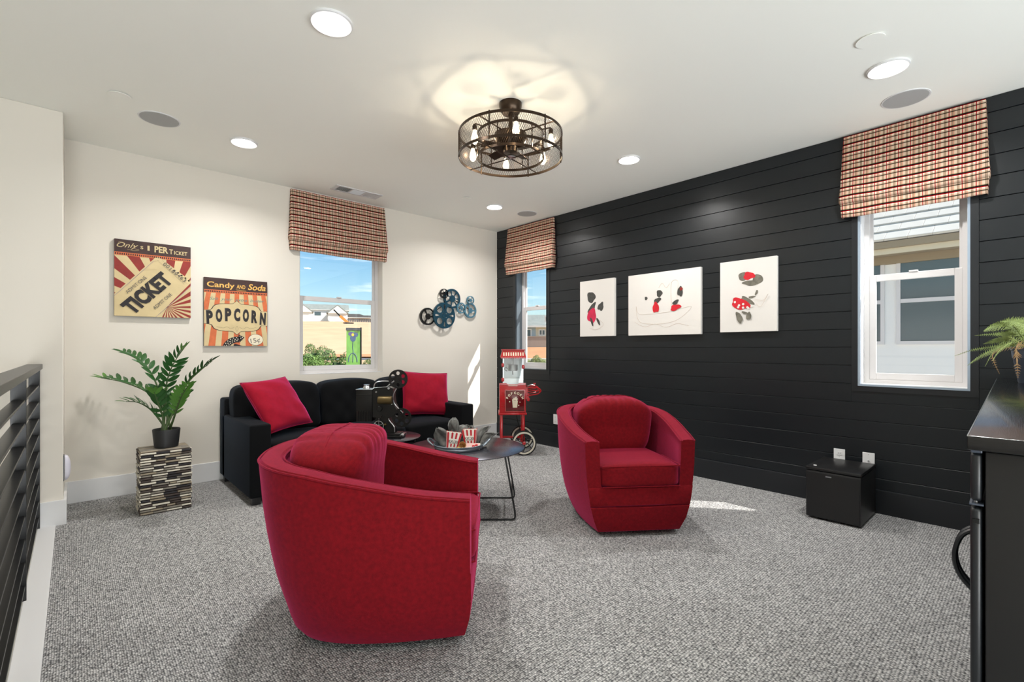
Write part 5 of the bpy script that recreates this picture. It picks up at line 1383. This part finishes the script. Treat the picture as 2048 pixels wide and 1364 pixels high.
def tree(name, label, pos, r, h, m, cat='tree', group='trees below the back window', i=0):
    t = thing(name, label, cat, tuple(pos), random.uniform(0, 6), group)
    c1 = cm[i].copy(); c1.materials.clear(); c1.materials.append(m)
    o = link('foliage', c1, None, t); o.scale = (r, r, h); o.location = (0, 0, h*1.0+(.6*h if name == 'tree' else .0)); tag(o, kind='stuff')
    c2 = cores.copy(); c2.materials.clear(); c2.materials.append(m); q_ = link('foliage_mass', c2, None, t); q_.scale = (r*.95, r*.95, h*.95); q_.location = o.location
    MB().tube([(0, 0, -.2), (0, 0, h*1.2)], [.10, .06], 8).build('trunk', M_bark, t)
    return t
def treeat(name, label, px, pytop, D, r, hh, m, group, i):
    k = ray(px); p = Vector((k.x*D, k.y*D, 0)); ztop = CAMH-(pytop-HORY)/FPX*D
    t = thing(name, label, 'tree' if name == 'tree' else 'bush', (p.x, p.y, 0), 0, group)
    a = math.atan2(k.x, k.y); gz = tz(math.hypot(p.x, p.y), a); t.location.z = gz
    cz = ztop-gz-hh*1.05
    c1 = cm[i % 2].copy(); c1.materials.clear(); c1.materials.append(m); o = link('foliage', c1, None, t); o.scale = (r, r, hh); o.location = (0, 0, cz); o.rotation_euler = (0, 0, px*.7); tag(o, kind='stuff')
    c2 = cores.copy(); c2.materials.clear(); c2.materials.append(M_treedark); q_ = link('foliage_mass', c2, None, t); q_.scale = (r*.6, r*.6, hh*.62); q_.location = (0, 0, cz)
    MB().tube([(0, 0, -.1), (0, 0, max(cz, .1))], [.10, .05], 8).build('trunk', M_bark, t)
G1 = 'trees below the back window'
treeat('tree', 'light green tree crown at the left edge of the back window', 615, 690, 44, 1.75, 1.9, M_tree, G1, 0)
treeat('tree', 'darker tree crown rising behind the left one', 630, 685, 52, 1.5, 1.8, M_tree, G1, 1)
treeat('tree', 'round green tree crown left of the garden banner', 675, 695, 46, 1.75, 2.2, M_tree, G1, 1)
treeat('tree', 'pale green tree crown right of the garden banner', 734, 700, 44, 1.4, 2.0, M_bush, G1, 0)
treeat('tree', 'yellow-green low tree crown in the lower left corner of the back window', 605, 714, 40, 1.2, 1.5, M_bush, G1, 0)
G2 = 'shrubs outside the corner window'
for i, (px, py, lab) in enumerate(((1058, 716, 'grey-green shrub at the left of the corner window'), (1068, 709, 'tallest grey-green shrub centred in the corner window'), (1079, 714, 'grey-green shrub right of centre in the corner window'), (1090, 716, 'grey-green shrub at the right of the corner window'))):
    treeat('shrub', lab, px, py, 34, .42, .42, M_bush, G2, i)
# banner
k = ray(707); D = 22; bp_ = Vector((k.x*D, k.y*D, -3.4))
bn = thing('garden_banner', 'green painted banner with flower on a dark pole outside the back window', 'banner', tuple(bp_), -math.atan2(k.x, k.y))
z1_ = CAMH+(697-660)/FPX*D+3.4; z0_ = CAMH-(742-697)/FPX*D+3.4
M_bgreen = mat('banner_green', srgb(120, 176, 84), .7, var=.2, vscale=3)
MB().box((-.31, -.012, z0_), (.30, .012, z1_)).build('cloth', M_bgreen, bn); cl = bn.children[-1]
MB().tube([(.325, 0, 0), (.325, 0, z1_+.12)], .035, 10).build('pole', M_iron, bn)
MB().box((-.33, -.03, z1_-.02), (.33, .03, z1_+.10)).build('top_bracket', M_fence, bn)
M_bp = mat('banner_violet', srgb(92, 88, 140), .7, var=.2, vscale=4); M_by = mat('banner_yellow', srgb(222, 196, 70), .7); M_bd = mat('banner_slate', srgb(74, 96, 128), .7)
for (x, z, rx, rz_, m) in ((-.10, 1.70, .13, .10, M_bp), (.08, 1.66, .12, .12, M_bd), (-.02, 1.50, .13, .16, M_bd), (-.03, 1.66, .06, .07, M_by), (.14, 1.80, .10, .06, M_tree), (-.2, 1.82, .07, .06, M_tree)):
    MB().prism(circ(x, z0_+z, rx, 12, rz_), .0125, .016+.001*(m == M_by), MX_).build('flower_print', m, cl)
pts = [(-.02, z0_+1.35), (-.04, z0_+1.1), (-.01, z0_+.9), (-.03, z0_+.4)]
MB().tube([(p[0], -.014, p[1]) for p in pts], .014, 5).build('stem_print', M_bd, cl)
MB().tube([(-.03+.19*math.cos(a), -.014, z0_+.42+.40*math.sin(a)) for a in [PI*i/12 for i in range(13)]], .018, 5).build('arch_print', M_bd, cl)

# corner window: house, solar roof, retaining wall
k = ray(1075); a = math.degrees(math.atan2(k.x, k.y)); D = 62/1
c = Vector((k.x*61, k.y*61, 2.4))
hs = house('grey-blue single-storey house with solar panels seen through the corner window', c, look(a), 22, 12, 1.35, 1.7, M_bluew, M_roofg, wins=((-1.35, -.80, .2, .9), (.25, .45, .35, .85), (.60, .80, .35, .85), (.95, 1.15, .35, .85)))
ang_r = math.atan2(1.7, 6.6)
MB().box((-7, -3.3, -.05), (9, 0, .06), T(0, 0, 0)).build('solar_array', M_solar, hs); sp_ = hs.children[-1]; sp_.location = (0, -.2, 3.05); sp_.rotation_euler = (ang_r, 0, 0)
MB().box((-.2, -6.03, -1), (6, -6.005, 1.2)).build('light_wall', M_creamt, hs)
k = ray(1075); c = Vector((k.x*52, k.y*52, 0)); rwl = thing('retaining_wall', 'taupe retaining wall below the corner-window house', 'wall', tuple(c), look(a), None)
MB().box((-14, 0, .2), (14, .3, 2.42)).build('stucco_face', M_taupe, rwl); MB().box((-14, -.05, 2.42), (14, .35, 2.5)).build('wall_cap', M_taupe, rwl)
c = Vector((k.x*36.5, k.y*36.5, -.0)); kb = MB().box((-9, 0, -.4), (9, .4, .42)).build('curb', M_conc, None, loc=tuple(c), rot=(0, 0, look(a))); kb['kind'] = 'structure'

# neighbouring house seen through the right window
NX = 11.0
nb = thing('house', 'white stucco neighbouring house with pale tiled roof outside the right window', 'house', (NX, 1.2, -3.4), 0, 'houses outside the windows')
MB().box((0, -7, 0), (6, 6.5, 6.45)).build('wall', M_stucco, nb)
def nz(z): return z+3.4
nbz = -3.4
def nwin(y0, y1, z0_, z1_, zm):
    y0 -= 1.2; y1 -= 1.2
    f_ = MB().box((-.04, y0-.06, nz(z0_)-.06), (0, y0, nz(z1_)+.06)).box((-.04, y1, nz(z0_)-.06), (0, y1+.06, nz(z1_)+.06)).box((-.04, y0, nz(z0_)-.06), (0, y1, nz(z0_))).box((-.04, y0, nz(z1_)), (0, y1, nz(z1_)+.06)).box((-.035, y0, nz(zm)-.035), (0, y1, nz(zm)+.035)).build('window', M_vinyl, nb)
    for a_, b_ in ((z0_, zm-.035), (zm+.035, z1_)): MB().box((-.012, y0, nz(a_)), (-.002, y1, nz(b_))).build('pane', M_wing, f_)
nwin(.84, 1.66, 1.30, 2.72, 2.02); nwin(1.95, 2.75, 1.30, 2.72, 2.02); nwin(-1.2, -.4, 1.3, 2.72, 2.02)
MB().box((-.45, -7.5, nz(2.84)), (0, 7, nz(2.88))).build('soffit', M_fascia, nb)
MB().box((-.06, -7.3, nz(2.70)), (0, 6.8, nz(2.84))).build('frieze_board', M_fascia, nb)
MB().box((-.5, -7.5, nz(2.82)), (-.45, 7, nz(2.91))).build('cream_fascia', M_creamt, nb)
MB().box((-.60, -7.5, nz(2.91)), (-.45, 7, nz(3.02))).build('gutter', M_fascia, nb)
th_ = math.radians(33); ex, ez = -.60, nz(3.03)
MB().add([(ex, -7.5, ez), (ex+4.5*math.cos(th_), -7.5, ez+4.5*math.sin(th_)), (ex+4.5*math.cos(th_), 7, ez+4.5*math.sin(th_)), (ex, 7, ez), (ex, -7.5, ez-.01), (ex+4.5*math.cos(th_), -7.5, ez), (ex+4.5*math.cos(th_), 7, ez), (ex, 7, ez-.01)], [(0, 1, 2, 3), (4, 7, 6, 5), (0, 4, 5, 1), (3, 2, 6, 7), (0, 3, 7, 4), (1, 5, 6, 2)]).build('roof', M_roofd, nb); rf = nb.children[-1]
tm = MB().box((0, -.001, 0), (.42, .316, .040), bev=.004, seg=1).mesh('roof_tile'); tm.materials.append(M_tile)
for r in range(9):
    for j in range(22):
        y = -2.6+j*.32+(.16 if r % 2 else 0)
        s0 = r*.36-.03; o = link('roof_tile', tm, None, rf)
        o.location = (ex+s0*math.cos(th_), y, ez+s0*math.sin(th_)+.015); o.rotation_euler = (0, -th_+.07, 0)
